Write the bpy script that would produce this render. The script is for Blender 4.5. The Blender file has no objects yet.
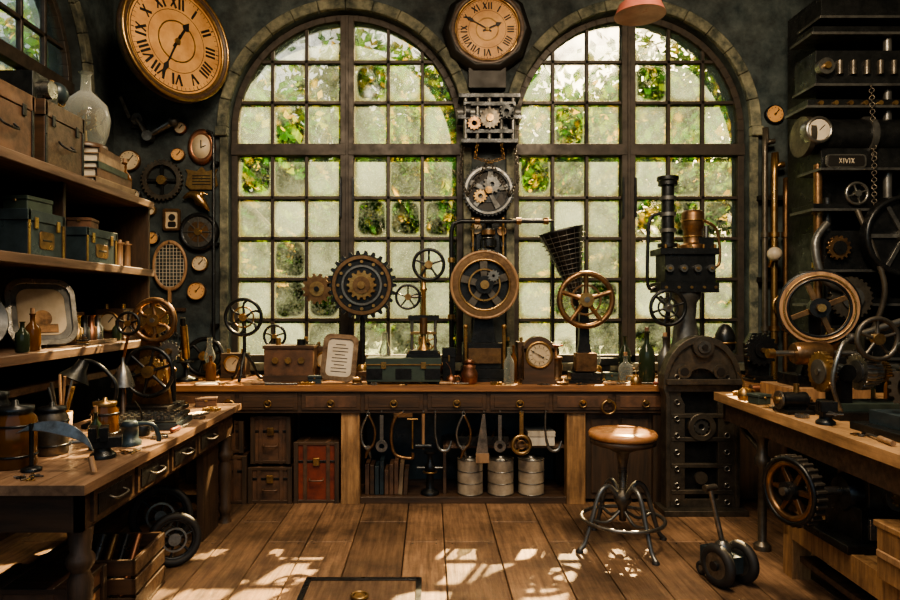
import bpy,bmesh,math,random
from mathutils import Matrix,Vector
random.seed(7)
pi=math.pi
try: bpy.context.scene.view_settings.look='AgX - Medium High Contrast'
except Exception as ex: print(ex)
# ------------------------------------------------------------------ materials
def nodes(name):
    m=bpy.data.materials.new(name); m.use_nodes=True
    nt=m.node_tree; return m,nt,nt.nodes['Principled BSDF']
def mat(name,c1,c2=None,rough=.5,metal=0.,scale=8.,stretch=(1,1,1),bump=.15,island=0.,lo=.35,hi=.65,grime=0):
    m,nt,p=nodes(name); N=nt.nodes; L=nt.links
    if c2 is None: c2=tuple(x*.55 for x in c1)
    tc=N.new('ShaderNodeTexCoord'); mp=N.new('ShaderNodeMapping'); mp.inputs['Scale'].default_value=stretch
    L.new(tc.outputs['Object'],mp.inputs['Vector'])
    n=N.new('ShaderNodeTexNoise'); n.inputs['Scale'].default_value=scale; n.inputs['Detail'].default_value=8; n.inputs['Roughness'].default_value=.65
    L.new(mp.outputs[0],n.inputs['Vector'])
    r=N.new('ShaderNodeValToRGB'); r.color_ramp.elements[0].position=lo; r.color_ramp.elements[1].position=hi
    r.color_ramp.elements[0].color=(*c2,1); r.color_ramp.elements[1].color=(*c1,1)
    L.new(n.outputs['Fac'],r.inputs[0]); col=r.outputs[0]
    if island>0:
        g=N.new('ShaderNodeNewGeometry'); mr=N.new('ShaderNodeMapRange'); mr.inputs[3].default_value=1-island; mr.inputs[4].default_value=1+island
        L.new(g.outputs['Random Per Island'],mr.inputs[0])
        hs=N.new('ShaderNodeHueSaturation'); L.new(mr.outputs[0],hs.inputs['Value']); L.new(col,hs.inputs['Color']); col=hs.outputs[0]
    if grime>0: # worn / stained blotches at a larger scale
        n2=N.new('ShaderNodeTexNoise'); n2.inputs['Scale'].default_value=1.7; n2.inputs['Detail'].default_value=10; n2.inputs['Roughness'].default_value=.75
        L.new(tc.outputs['Object'],n2.inputs['Vector'])
        m2=N.new('ShaderNodeMapRange'); m2.inputs[1].default_value=.38; m2.inputs[2].default_value=.60; m2.inputs[3].default_value=1-grime; m2.inputs[4].default_value=1.15
        L.new(n2.outputs['Fac'],m2.inputs[0]); h2=N.new('ShaderNodeHueSaturation'); L.new(m2.outputs[0],h2.inputs['Value']); L.new(col,h2.inputs['Color']); col=h2.outputs[0]
    L.new(col,p.inputs['Base Color'])
    mr2=N.new('ShaderNodeMapRange'); mr2.inputs[1].default_value=.3; mr2.inputs[2].default_value=.7
    mr2.inputs[3].default_value=min(1,rough+.15); mr2.inputs[4].default_value=max(.05,rough-.12)
    L.new(n.outputs['Fac'],mr2.inputs[0]); L.new(mr2.outputs[0],p.inputs['Roughness'])
    p.inputs['Metallic'].default_value=metal
    if bump>0:
        b=N.new('ShaderNodeBump'); b.inputs['Strength'].default_value=bump; b.inputs['Distance'].default_value=.01
        L.new(n.outputs['Fac'],b.inputs['Height']); L.new(b.outputs[0],p.inputs['Normal'])
    return m
WALL=mat('wall_patina',(.070,.092,.094),(.012,.024,.029),.7,0,5,bump=1.0,lo=.36,hi=.68,grime=.65)
STONE=mat('stone_trim',(.22,.22,.155),(.04,.052,.045),.8,0,9,bump=.7,grime=.5)
CEIL=mat('ceiling_plaster',(.05,.048,.042),(.025,.025,.02),.9,0,3)
FLOORW=mat('floor_planks',(.32,.195,.11),(.095,.055,.032),.55,0,5,(6,.45,1),.5,.35,.3,.72,grime=.6)
SUBF=mat('subfloor',(.01,.008,.006),None,.9)
BENCHW=mat('bench_wood',(.36,.18,.08),(.11,.052,.024),.35,0,5,(.5,6,6),.25,0,.3,.7)
DARKW=mat('dark_wood',(.088,.052,.032),(.030,.020,.014),.4,0,5,(.6,5,5),.25)
DARKWV=mat('dark_wood_vertical',(.078,.048,.030),(.028,.020,.014),.5,0,5,(5,5,.6),.25)
POSTW=mat('post_wood',(.44,.26,.12),(.17,.095,.045),.5,0,5,(6,6,.6),.25,grime=.4)
TABW=mat('table_wood',(.36,.23,.145),(.13,.078,.05),.36,0,4,(6,.5,6),.25,0,.3,.72,grime=.4)
TABR=mat('pale_table_wood',(.62,.39,.20),(.28,.165,.08),.36,0,4,(6,.5,6),.25,0,.3,.72,grime=.35)
SHELFW=mat('shelf_wood',(.16,.10,.068),(.065,.041,.028),.5,0,4,(6,.5,6),.25)
FRAME=mat('window_frame_paint',(.050,.040,.032),(.02,.017,.014),.5,0,12)
IRON=mat('black_iron',(.050,.053,.056),(.016,.019,.021),.33,.75,14,bump=.25)
STEEL=mat('worn_steel',(.34,.335,.31),(.12,.118,.108),.33,.9,12,bump=.15)
GREY=mat('grey_cast_metal',(.18,.183,.175),(.068,.07,.07),.42,.7,9,bump=.3)
GUN=mat('gunmetal',(.17,.15,.12),(.06,.055,.048),.4,.75,9,bump=.3)
BRASS=mat('aged_brass',(.56,.37,.16),(.17,.10,.045),.33,.9,10,bump=.15)
BRONZE=mat('bronze',(.34,.20,.10),(.09,.055,.032),.36,.85,10,bump=.2)
COPPER=mat('copper',(.42,.20,.11),(.15,.07,.045),.38,.9,10)
GREENM=mat('green_enamel',(.06,.085,.07),(.03,.045,.04),.35,.2,9)
BLUEM=mat('blue_enamel',(.045,.07,.085),(.018,.03,.038),.35,.3,9)
RED=mat('red_leather',(.24,.055,.03),(.10,.022,.014),.4,0,9)
BROWNL=mat('brown_leather',(.15,.08,.048),(.055,.033,.021),.45,0,9)
DIAL=mat('dial_tan',(.68,.40,.17),(.42,.215,.08),.45,0,4)
DIAL2=mat('dial_cream',(.60,.51,.36),(.38,.30,.19),.5,0,4)
BLACK=mat('black_paint',(.012,.011,.010),None,.5,0,5,bump=0)
PAPER=mat('paper',(.60,.56,.47),(.44,.39,.31),.8,0,6,bump=.05)
BOOK=mat('book_cover',(.24,.175,.11),(.10,.068,.042),.6,0,6,island=.5)
TIN=mat('tin_can_label',(.46,.39,.29),(.22,.175,.125),.5,.2,7)
CREAM=mat('ceramic_cream',(.55,.50,.41),(.34,.30,.23),.35,0,5)
WOODL=mat('turned_light_wood',(.38,.235,.125),(.17,.10,.055),.45,0,8,(4,4,.6))
SEATW=mat('stool_seat_wood',(.50,.25,.11),(.24,.105,.04),.28,0,5,(1,7,1))
RUBBER=mat('rubber',(.02,.02,.02),None,.6)
GRASS=mat('grass',(.07,.12,.035),(.03,.06,.015),.9,0,3)
BARK=mat('bark',(.08,.065,.045),None,.9,0,6)
LAMPR=mat('lamp_shade_enamel',(.45,.16,.12),(.28,.09,.07),.35,0,5)
def glassy(name,tint,opac,rough=.05):
    m,nt,p=nodes(name); N=nt.nodes; L=nt.links
    t=N.new('ShaderNodeBsdfTransparent'); t.inputs[0].default_value=(*tint,1)
    mx=N.new('ShaderNodeMixShader'); lw=N.new('ShaderNodeLayerWeight'); lw.inputs[0].default_value=.35
    mr=N.new('ShaderNodeMapRange'); mr.inputs[3].default_value=opac; mr.inputs[4].default_value=1
    L.new(lw.outputs['Facing'],mr.inputs[0]); L.new(mr.outputs[0],mx.inputs[0])
    p.inputs['Base Color'].default_value=(*[c*.5 for c in tint],1); p.inputs['Roughness'].default_value=rough
    L.new(t.outputs[0],mx.inputs[1]); L.new(p.outputs[0],mx.inputs[2]); L.new(mx.outputs[0],N['Material Output'].inputs[0])
    return m
GLASS=glassy('clear_glass',(.80,.86,.82),.16)
AMBER=glassy('amber_glass',(.30,.13,.035),.6)
DGLASS=glassy('dark_bottle_glass',(.06,.09,.05),.7)
def leafmat():
    m,nt,p=nodes('leaves'); N=nt.nodes; L=nt.links
    g=N.new('ShaderNodeNewGeometry'); r=N.new('ShaderNodeValToRGB')
    e=r.color_ramp.elements; e[0].color=(.004,.026,.005,1); e[1].color=(.30,.20,.03,1)
    x=e.new(.45); x.color=(.024,.085,.011,1); x=e.new(.8); x.color=(.10,.155,.018,1)
    L.new(g.outputs['Random Per Island'],r.inputs[0])
    d=N.new('ShaderNodeBsdfDiffuse'); t=N.new('ShaderNodeBsdfTranslucent'); mx=N.new('ShaderNodeMixShader'); mx.inputs[0].default_value=.65
    L.new(r.outputs[0],d.inputs[0]); L.new(r.outputs[0],t.inputs[0]); L.new(d.outputs[0],mx.inputs[1]); L.new(t.outputs[0],mx.inputs[2])
    L.new(mx.outputs[0],N['Material Output'].inputs[0]); return m
LEAF=leafmat()
def panemat():
    # old rolled glass: part clear, part softly refracting, with dusty translucent edges
    m,nt,p=nodes('dirty_window_glass'); N=nt.nodes; L=nt.links
    def val(op,a,b=None,c=False):
        n=N.new('ShaderNodeMath'); n.operation=op; n.use_clamp=c
        for i,x in enumerate((a,b)):
            if x is None: continue
            if isinstance(x,(int,float)): n.inputs[i].default_value=x
            else: L.new(x,n.inputs[i])
        return n.outputs[0]
    uv=N.new('ShaderNodeUVMap'); uv.uv_map='UVMap'; sp=N.new('ShaderNodeSeparateXYZ'); L.new(uv.outputs[0],sp.inputs[0])
    ax=val('ABSOLUTE',val('SUBTRACT',sp.outputs[0],.5)); ay=val('ABSOLUTE',val('SUBTRACT',sp.outputs[1],.5))
    d=val('POWER',val('ADD',val('POWER',val('MULTIPLY',ax,2.),4.),val('POWER',val('MULTIPLY',ay,2.),4.)),.25)
    tc=N.new('ShaderNodeTexCoord'); n=N.new('ShaderNodeTexNoise'); n.inputs['Scale'].default_value=5; n.inputs['Detail'].default_value=8
    L.new(tc.outputs['Object'],n.inputs['Vector'])
    n2=N.new('ShaderNodeTexNoise'); n2.inputs['Scale'].default_value=55; n2.inputs['Detail'].default_value=3
    L.new(tc.outputs['Object'],n2.inputs['Vector'])
    dn=val('ADD',d,val('MULTIPLY',val('SUBTRACT',n.outputs['Fac'],.5),.5))
    edge=N.new('ShaderNodeMapRange'); edge.inputs[1].default_value=.72; edge.inputs[2].default_value=1.02; edge.interpolation_type='SMOOTHSTEP'
    L.new(dn,edge.inputs[0])
    g=N.new('ShaderNodeNewGeometry')
    fog=N.new('ShaderNodeMapRange'); fog.inputs[3].default_value=.0; fog.inputs[4].default_value=.60
    L.new(g.outputs['Random Per Island'],fog.inputs[0])
    f2=val('ADD',fog.outputs[0],val('MULTIPLY',val('SUBTRACT',n.outputs['Fac'],.5),.6),True)
    f3=val('ADD',f2,val('MULTIPLY',val('SUBTRACT',n2.outputs['Fac'],.5),.3),True)
    f4=val('MINIMUM',val('MAXIMUM',f3,val('MULTIPLY',edge.outputs[0],.75)),.85)
    cr=N.new('ShaderNodeMixRGB'); cr.inputs[1].default_value=(.150,.205,.195,1); cr.inputs[2].default_value=(.050,.058,.036,1); L.new(edge.outputs[0],cr.inputs[0])
    tr=N.new('ShaderNodeBsdfTranslucent'); df=N.new('ShaderNodeBsdfDiffuse'); L.new(cr.outputs[0],tr.inputs[0]); L.new(cr.outputs[0],df.inputs[0])
    m1=N.new('ShaderNodeMixShader'); m1.inputs[0].default_value=.3; L.new(tr.outputs[0],m1.inputs[1]); L.new(df.outputs[0],m1.inputs[2])
    tp=N.new('ShaderNodeBsdfTransparent'); tp.inputs[0].default_value=(.95,.97,.92,1)
    rf=N.new('ShaderNodeBsdfRefraction'); rf.inputs['Color'].default_value=(.95,.98,.93,1); rf.inputs['Roughness'].default_value=.25; rf.inputs['IOR'].default_value=1.10
    m0=N.new('ShaderNodeMixShader'); m0.inputs[0].default_value=.45; L.new(tp.outputs[0],m0.inputs[1]); L.new(rf.outputs[0],m0.inputs[2])
    m2=N.new('ShaderNodeMixShader'); L.new(f4,m2.inputs[0]); L.new(m0.outputs[0],m2.inputs[1]); L.new(m1.outputs[0],m2.inputs[2])
    L.new(m2.outputs[0],N['Material Output'].inputs[0]); return m
PANE=panemat()
# ------------------------------------------------------------------ mesh builder
def frame(o,n,up=None,spin=0):
    z=Vector(n).normalized(); u=Vector(up) if up else (Vector((0,1,0)) if abs(z.z)>.95 else Vector((0,0,1)))
    x=u.cross(z).normalized(); y=z.cross(x)
    M=Matrix((x,y,z)).transposed().to_4x4(); M.translation=Vector(o)
    return M@Matrix.Rotation(spin,4,'Z')
class B:
    def __init__(s,name,loc=(0,0,0),rz=0):
        s.n=name;s.loc=loc;s.rz=rz;s.v=[];s.f=[];s.fm=[];s.sm=[];s.mats=[];s.T=Matrix()
    def F(s,o,n=(0,-1,0),spin=0,up=None): s.T=frame(o,n,up,spin); return s
    def R(s): s.T=Matrix(); return s
    def add(s,vs,fs,m,sm=False):
        if m not in s.mats: s.mats.append(m)
        k=s.mats.index(m); o=len(s.v)
        s.v+=[s.T@Vector(p) for p in vs]
        for f in fs:
            s.f.append([i+o for i in f]); s.fm.append(k); s.sm.append(sm and len(f)==4)
    def box(s,c,d,m,rot=(0,0,0)):
        T=Matrix.Translation(c)@Matrix.Rotation(rot[2],4,'Z')@Matrix.Rotation(rot[1],4,'Y')@Matrix.Rotation(rot[0],4,'X')
        vs=[T@Vector((x*d[0]/2,y*d[1]/2,z*d[2]/2)) for x in(-1,1) for y in(-1,1) for z in(-1,1)]
        s.add(vs,[(0,1,3,2),(4,6,7,5),(0,4,5,1),(2,3,7,6),(0,2,6,4),(1,5,7,3)],m)
    def b2(s,a,b,m):
        s.box([(a[i]+b[i])/2 for i in range(3)],[abs(b[i]-a[i]) for i in range(3)],m)
    def lathe(s,prof,m,o=(0,0,0),n=24,ax=None,sx=1,sy=1):
        M=frame(o,ax) if ax else Matrix.Translation(o)
        vs=[];fs=[]
        for r,z in prof:
            for i in range(n):
                a=2*pi*i/n; vs.append(M@Vector((r*math.cos(a)*sx,r*math.sin(a)*sy,z)))
        for j in range(len(prof)-1):
            for i in range(n):
                k=(i+1)%n; fs.append((j*n+i,j*n+k,(j+1)*n+k,(j+1)*n+i))
        s.add(vs,fs,m,True)
        for j,fl in((0,True),(len(prof)-1,False)):
            if prof[j][0]>1e-4: 
                s.add([vs[j*n+i] for i in range(n)],[list(range(n))[::-1] if fl else list(range(n))],m)
    def cyl(s,p1,p2,r,m,r2=None,n=16):
        d=Vector(p2)-Vector(p1); s.lathe([(r,0),(r if r2 is None else r2,d.length)],m,p1,n,tuple(d))
    def disc(s,r,z0,z1,m,o=(0,0),n=32): s.cyl((o[0],o[1],z0),(o[0],o[1],z1),r,m,n=n)
    def torus(s,R,r,m,o=(0,0,0),n=36,k=8,sx=1,sy=1,ax=None):
        M=frame(o,ax) if ax else Matrix.Translation(o)
        vs=[];fs=[]
        for i in range(n):
            a=2*pi*i/n
            for j in range(k):
                b=2*pi*j/k; q=R+r*math.cos(b)
                vs.append(M@Vector((q*math.cos(a)*sx,q*math.sin(a)*sy,r*math.sin(b))))
        for i in range(n):
            for j in range(k):
                fs.append((i*k+j,((i+1)%n)*k+j,((i+1)%n)*k+(j+1)%k,i*k+(j+1)%k))
        s.add(vs,fs,m,True)
    def tube(s,pts,r,m,k=8,sub=0,closed=False):
        P=[Vector(p) for p in pts]
        if sub:
            Q=[];n=len(P)
            for i in range(n-1):
                a,b,c,d=P[max(i-1,0)],P[i],P[i+1],P[min(i+2,n-1)]
                for t in range(sub):
                    t/=sub; Q.append(.5*((2*b)+(c-a)*t+(2*a-5*b+4*c-d)*t*t+(3*b-a-3*c+d)*t**3))
            Q.append(P[-1]); P=Q
        n=len(P); rs=r if isinstance(r,(list,tuple)) else None
        vs=[];fs=[];u=None
        for i in range(n):
            t=(P[min(i+1,n-1)]-P[max(i-1,0)]).normalized()
            if u is None: u=t.orthogonal().normalized()
            else:
                u=(u-t*u.dot(t)); u=u.normalized() if u.length>1e-6 else t.orthogonal().normalized()
            w=t.cross(u)
            if rs: x=i/(n-1)*(len(rs)-1); j=min(int(x),len(rs)-2); rr=rs[j]+(rs[j+1]-rs[j])*(x-j)
            else: rr=r
            for j in range(k):
                a=2*pi*j/k; vs.append(P[i]+u*rr*math.cos(a)+w*rr*math.sin(a))
        for i in range(n-1):
            for j in range(k): fs.append((i*k+j,i*k+(j+1)%k,(i+1)*k+(j+1)%k,(i+1)*k+j))
        s.add(vs,fs,m,True)
        s.add([vs[j] for j in range(k)],[list(range(k))[::-1]],m); s.add([vs[(n-1)*k+j] for j in range(k)],[list(range(k))],m)
    def prism(s,pts,z0,z1,m):
        n=len(pts); vs=[(x,y,z0) for x,y in pts]+[(x,y,z1) for x,y in pts]
        fs=[tuple(range(n))[::-1],tuple(range(n,2*n))]+[(i,(i+1)%n,n+(i+1)%n,n+i) for i in range(n)]
        s.add(vs,fs,m)
    def ringp(s,out,inn,z0,z1,m):
        n=len(out); vs=[(*p,z0) for p in out]+[(*p,z0) for p in inn]+[(*p,z1) for p in out]+[(*p,z1) for p in inn]
        fs=[]
        for i in range(n):
            k=(i+1)%n
            fs+=[(i,n+i,n+k,k),(2*n+i,2*n+k,3*n+k,3*n+i),(i,k,2*n+k,2*n+i),(n+i,3*n+i,3*n+k,n+k)]
        s.add(vs,fs,m)
    def annulus(s,ro,ri,z0,z1,m,o=(0,0),n=40):
        c=[(math.cos(2*pi*i/n),math.sin(2*pi*i/n)) for i in range(n)]
        s.ringp([(o[0]+x*ro,o[1]+y*ro) for x,y in c],[(o[0]+x*ri,o[1]+y*ri) for x,y in c],z0,z1,m)
    def gear(s,R,t,h,z0,z1,ri,m,o=(0,0)):
        out=[];inn=[]
        for i in range(t):
            for f,r in((-.30,R-h),(-.16,R),(.16,R),(.30,R-h)):
                a=2*pi*(i+f)/t; out.append((o[0]+r*math.cos(a),o[1]+r*math.sin(a))); inn.append((o[0]+ri*math.cos(a),o[1]+ri*math.sin(a)))
        s.ringp(out,inn,z0,z1,m)
    def spokes(s,n,r0,r1,w0,w1,z0,z1,m,o=(0,0),ph=0):
        for i in range(n):
            a=2*pi*i/n+ph; c,q=math.cos(a),math.sin(a)
            s.prism([(o[0]+c*r-q*w,o[1]+q*r+c*w) for r,w in((r0,-w0/2),(r1,-w1/2),(r1,w1/2),(r0,w0/2))],z0,z1,m)
    def wheel(s,R,rr,m,n=5,o=(0,0,0),hub=None,hm=None,sr=None,curve=0,ph=.3):
        hub=hub or R*.18; sr=sr or rr*.7
        s.torus(R-rr,rr,m,o); s.cyl((o[0],o[1],o[2]-rr*1.3),(o[0],o[1],o[2]+rr*1.6),hub,hm or m,n=20)
        for i in range(n):
            a=2*pi*i/n+ph
            P=[]
            for k in range(5):
                f=k/4; r=hub*.7+(R-rr-hub*.7)*f; aa=a+curve*math.sin(f*pi)
                P.append((o[0]+r*math.cos(aa),o[1]+r*math.sin(aa),o[2]))
            s.tube(P,[sr*1.25,sr,sr*.85,sr,sr*1.2],m,6)
    def sphere(s,o,r,m,n=16,sz=1):
        k=8; s.lathe([(r*math.sin(pi*i/k)+(1e-5 if i in(0,k) else 0),-r*sz*math.cos(pi*i/k)) for i in range(k+1)],m,o,n)
    def glyphs(s,txt,h,th,z0,z1,m):
        w={'I':.35,'V':.75,'X':.8}; tot=sum(w[c] for c in txt)*h; x=-tot/2
        for c in txt:
            W=w[c]*h; cx=x+W/2
            if c=='I': s.box((cx,0,(z0+z1)/2),(th,h,z1-z0),m)
            elif c=='V':
                for sg in(-1,1): s.box((cx+sg*W*.2,0,(z0+z1)/2),(th*(1.1 if sg<0 else .7),h,z1-z0),m,(0,0,-sg*.32))
            else:
                for sg in(-1,1): s.box((cx,0,(z0+z1)/2),(th*(1.1 if sg<0 else .7),h*1.08,z1-z0),m,(0,0,-sg*.5))
            x+=W
    def chain(s,pts,r,m,step=.026,k=5):
        P=[Vector(p) for p in pts]; d=0; i=0
        for a,c in zip(P,P[1:]):
            L=(c-a).length; t=0
            while t<L:
                p=a+(c-a)*(t/L); dr=(c-a).normalized(); o=dr.orthogonal().normalized(); o2=dr.cross(o)
                s.torus(r,r*.28,m,tuple(p),10,k,ax=tuple(o if i%2 else o2)); t+=step; i+=1
    def clock(s,R,m_dial,z,hm=(10,9),rom=True,hands=BLACK):
        s.disc(R,z-.01,z,m_dial,n=48)
        s.annulus(R*.95,R*.935,z,z+.002,BLACK); s.annulus(R*.60,R*.59,z,z+.002,BLACK)
        T0=s.T.copy(); N=['XII','I','II','III','IIII','V','VI','VII','VIII','IX','X','XI']
        for i in range(60):
            a=2*pi*i/60
            s.T=T0@Matrix.Rotation(-a,4,'Z')
            s.box((0,R*.9,z+.001),(R*(.02 if i%5==0 else .008),R*.06,.002),BLACK)
        for i in range(12):
            s.T=T0@Matrix.Rotation(-2*pi*i/12,4,'Z')@Matrix.Translation((0,R*.74,0))
            if rom: s.glyphs(N[i],R*.22,R*.045,z,z+.003,BLACK)
            else: s.box((0,0,z+.001),(R*.05,R*.18,.002),BLACK)
        for a,l,w in((hm[0]/12*2*pi,R*.5,R*.08),(hm[1]/60*2*pi,R*.82,R*.055)):
            s.T=T0@Matrix.Rotation(-a,4,'Z')
            s.prism([(-w*.4,-R*.15),(w*.4,-R*.15),(w*.3,l*.6),(w,l*.7),(0,l),(-w,l*.7),(-w*.3,l*.6)],z+.006,z+.01,hands)
        s.T=T0; s.disc(R*.06,z,z+.015,BRASS)
    def fin(s,bev=.002,par=None):
        me=bpy.data.meshes.new(s.n); me.from_pydata([tuple(v) for v in s.v],[],s.f)
        for m in s.mats: me.materials.append(m)
        me.polygons.foreach_set('material_index',s.fm); me.polygons.foreach_set('use_smooth',s.sm); me.update()
        bm=bmesh.new(); bm.from_mesh(me); bmesh.ops.recalc_face_normals(bm,faces=bm.faces); bm.to_mesh(me); bm.free()
        ob=bpy.data.objects.new(s.n,me); bpy.context.collection.objects.link(ob)
        ob.location=s.loc; ob.rotation_euler=(0,0,s.rz)
        if bev:
            md=ob.modifiers.new('bevel','BEVEL'); md.width=bev; md.segments=1; md.limit_method='ANGLE'; md.angle_limit=math.radians(50)
        if par: ob.parent=par
        return ob
# ------------------------------------------------------------------ room shell
BY=5.65; LX=-2.75; RX=3.6; CZ=4.6
b=B('floor'); x=-2.9; i=0
while x<3.75:
    w=random.choice((.25,.29,.33))
    cuts=sorted([-.5,4.12 if i%3 else 4.5,5.8]+[random.uniform(.5,3.2)])
    for a,c in zip(cuts,cuts[1:]): b.b2((x+.003,a+.003,-.03),(x+w-.003,c-.003,0),FLOORW)
    for yy in cuts[1:-1]:
        for dx in(.05,w-.05):
            for dy in(-.03,.03): b.cyl((x+dx,yy+dy,-.002),(x+dx,yy+dy,.001),.006,IRON,n=8)
    x+=w;i+=1
b.b2((-2.95,-.5,-.12),(3.8,5.95,-.031),SUBF); b.fin(.003)
def arch_wall(name,o,n,x0,x1,H,th,wins,m):
    b=B(name).F(o,n); z=-th
    def both(p): 
        b.add([(q[0],q[1],0) for q in p],[(0,1,2,3)],m); b.add([(q[0],q[1],z) for q in p],[(3,2,1,0)],m)
    def rev(p,q): b.add([(*p,0),(*q,0),(*q,z),(*p,z)],[(0,1,2,3)],m)
    cur=x0
    for cx,hw,sill,sp in wins:
        both([(cur,0),(cx-hw,0),(cx-hw,H),(cur,H)])
        both([(cx-hw,0),(cx+hw,0),(cx+hw,sill),(cx-hw,sill)])
        rev((cx-hw,sill),(cx+hw,sill)); rev((cx-hw,sp),(cx-hw,sill)); rev((cx+hw,sill),(cx+hw,sp))
        A=[(cx-hw*math.cos(pi*i/32),sp+hw*math.sin(pi*i/32)) for i in range(33)]
        for p,q in zip(A,A[1:]):
            both([p,q,(q[0],H),(p[0],H)]); rev(q,p)
        cur=cx+hw
    both([(cur,0),(x1,0),(x1,H),(cur,H)])
    return b.fin(0)
W1=(-.73,1.02,1.0,3.04); W2=(1.75,1.02,1.0,3.04)
arch_wall('wall_back',(0,BY,0),(0,-1,0),LX-.3,RX+.3,CZ,.35,[W1,W2],WALL)
WL=(4.2,.95,2.93,3.2)
arch_wall('wall_left',(LX,0,0),(1,0,0),-.5,BY,CZ,.3,[WL],WALL)
b=B('wall_right'); b.b2((RX,-.5,0),(RX+.2,BY,CZ),WALL); b.fin(0)
b=B('ceiling'); b.b2((LX-.3,-.5,CZ),(RX+.3,BY+.35,CZ+.1),CEIL); b.fin(0)
for yy in (1.2,2.9,4.6):
    b=B('ceiling_beam',(0,yy,CZ-.22)); b.b2((LX,-.1,0),(RX,.1,.22),DARKW); b.fin(.006)
def window(idx,o,n,W,rows,transom,ncol=3):
    cx,hw,sill,sp=W
    e=bpy.data.objects.new('window_%d'%idx,None); bpy.context.collection.objects.link(e)
    r=hw-.01; top=lambda x: sp+math.sqrt(max(0,r*r-(x-cx)**2))
    b=B('frame').F(o,n)
    fw=.055
    b.b2((cx-hw,sill,-.04),(cx-hw+fw,sp,.04),FRAME); b.b2((cx+hw-fw,sill,-.04),(cx+hw,sp,.04),FRAME); b.b2((cx-hw,sill,-.05),(cx+hw,sill+.06,.05),FRAME)
    for i in range(32):
        a0,a1=pi*i/32,pi*(i+1)/32
        P=[(cx-q*math.cos(a),sp+q*math.sin(a)) for q,a in((hw,a0),(hw,a1),(hw-fw,a1),(hw-fw,a0))]
        b.prism(P,-.04,.04,FRAME)
    b.b2((cx-.06,sill,-.05),(cx+.06,top(cx),.05),FRAME); b.b2((cx-.012,sill,.05),(cx+.012,top(cx),.062),FRAME)
    b.b2((cx-hw,transom-.05,-.05),(cx+hw,transom+.05,.055),FRAME)
    for sg in(-1,1): b.b2((cx+sg*.065,transom-.25,.05),(cx+sg*.045,transom-.6,.075),IRON)
    cols=[]
    for sg in(-1,1):
        for k in range(ncol+1): cols.append(cx+sg*(.06+(hw-fw-.06)*k/ncol))
    for xx in cols:
        if abs(xx-cx)>.07 and abs(xx-cx)<hw-fw-.01: b.b2((xx-.014,sill,-.02),(xx+.014,top(xx)-.03,.025),FRAME)
    for zz in rows:
        e2=hw if zz<sp else math.sqrt(max(0,hw*hw-(zz-sp)**2))
        if abs(zz-transom)>.02: b.b2((cx-e2+.02,zz-.014,-.02),(cx+e2-.02,zz+.014,.025),FRAME)
    b.fin(.003,e)
    vs=[];fs=[];uv=[]; T=frame(o,n); cols=sorted(set(round(c,4) for c in cols)); zs=[sill]+list(rows)+[sp+hw]
    for xa,xb in zip(cols,cols[1:]):
        if xb-xa<.13: continue
        for za,zb in zip(zs,zs[1:]):
            xs=[xa+(xb-xa)*i/8 for i in range(9)]; pts=[(x,min(zb,top(x))) for x in xs if top(x)>za+.01]
            if len(pts)<2: continue
            poly=[(pts[0][0],za),(pts[-1][0],za)]+pts[::-1]
            o0=len(vs); 
            for q in poly: vs.append(T@Vector((q[0],q[1],0))); uv.append(((q[0]-xa)/(xb-xa),(q[1]-za)/(zb-za)))
            fs.append(list(range(o0,len(vs))))
    me=bpy.data.meshes.new('panes'); me.from_pydata([tuple(v) for v in vs],[],fs); me.materials.append(PANE)
    ul=me.uv_layers.new(name='UVMap')
    for l in me.loops: ul.data[l.index].uv=uv[l.vertex_index]
    ob=bpy.data.objects.new('panes',me); bpy.context.collection.objects.link(ob); ob.parent=e
ROWS=[1.37,1.73,2.09,2.45,2.87,3.29,3.65]
window(1,(0,BY+.12,0),(0,-1,0),W1,ROWS,2.87); window(2,(0,BY+.12,0),(0,-1,0),W2,ROWS,2.87)
window(3,(LX-.12,0,0),(1,0,0),WL,[3.2,3.5,3.8],3.2)
for k,(o,n,W) in enumerate((((0,BY,0),(0,-1,0),W1),((0,BY,0),(0,-1,0),W2),((LX,0,0),(1,0,0),WL))):
    cx,hw,sill,sp=W
    b=B('trim_%d'%(k+1)).F(o,n)
    for i in range(14):
        a0,a1=pi*i/14+.002,pi*(i+1)/14-.002
        A=[a0+(a1-a0)*j/4 for j in range(5)]
        b.prism([(cx-(hw+.09)*math.cos(a),sp+(hw+.09)*math.sin(a)) for a in A]+[(cx-hw*math.cos(a),sp+hw*math.sin(a)) for a in A[::-1]],0,.05,STONE)
    for sg in(-1,1):
        b.b2((cx+sg*hw,sill,0),(cx+sg*(hw+.07),sp-.08,.035),STONE); b.b2((cx+sg*hw,sp-.08,0),(cx+sg*(hw+.1),sp,.07),STONE)
    b.b2((cx-hw,sill-.07,0),(cx+hw,sill,.05),STONE)
    b.fin(.006)
b=B('baseboard_left'); b.b2((LX,-.5,0),(LX+.025,BY-.03,.16),DARKW); b.fin()
b=B('baseboard_right'); b.b2((RX-.025,-.5,0),(RX,BY-.03,.16),DARKW); b.fin()
b=B('baseboard_back'); b.b2((LX,BY-.025,0),(RX,BY,.16),DARKW); b.fin()
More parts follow.
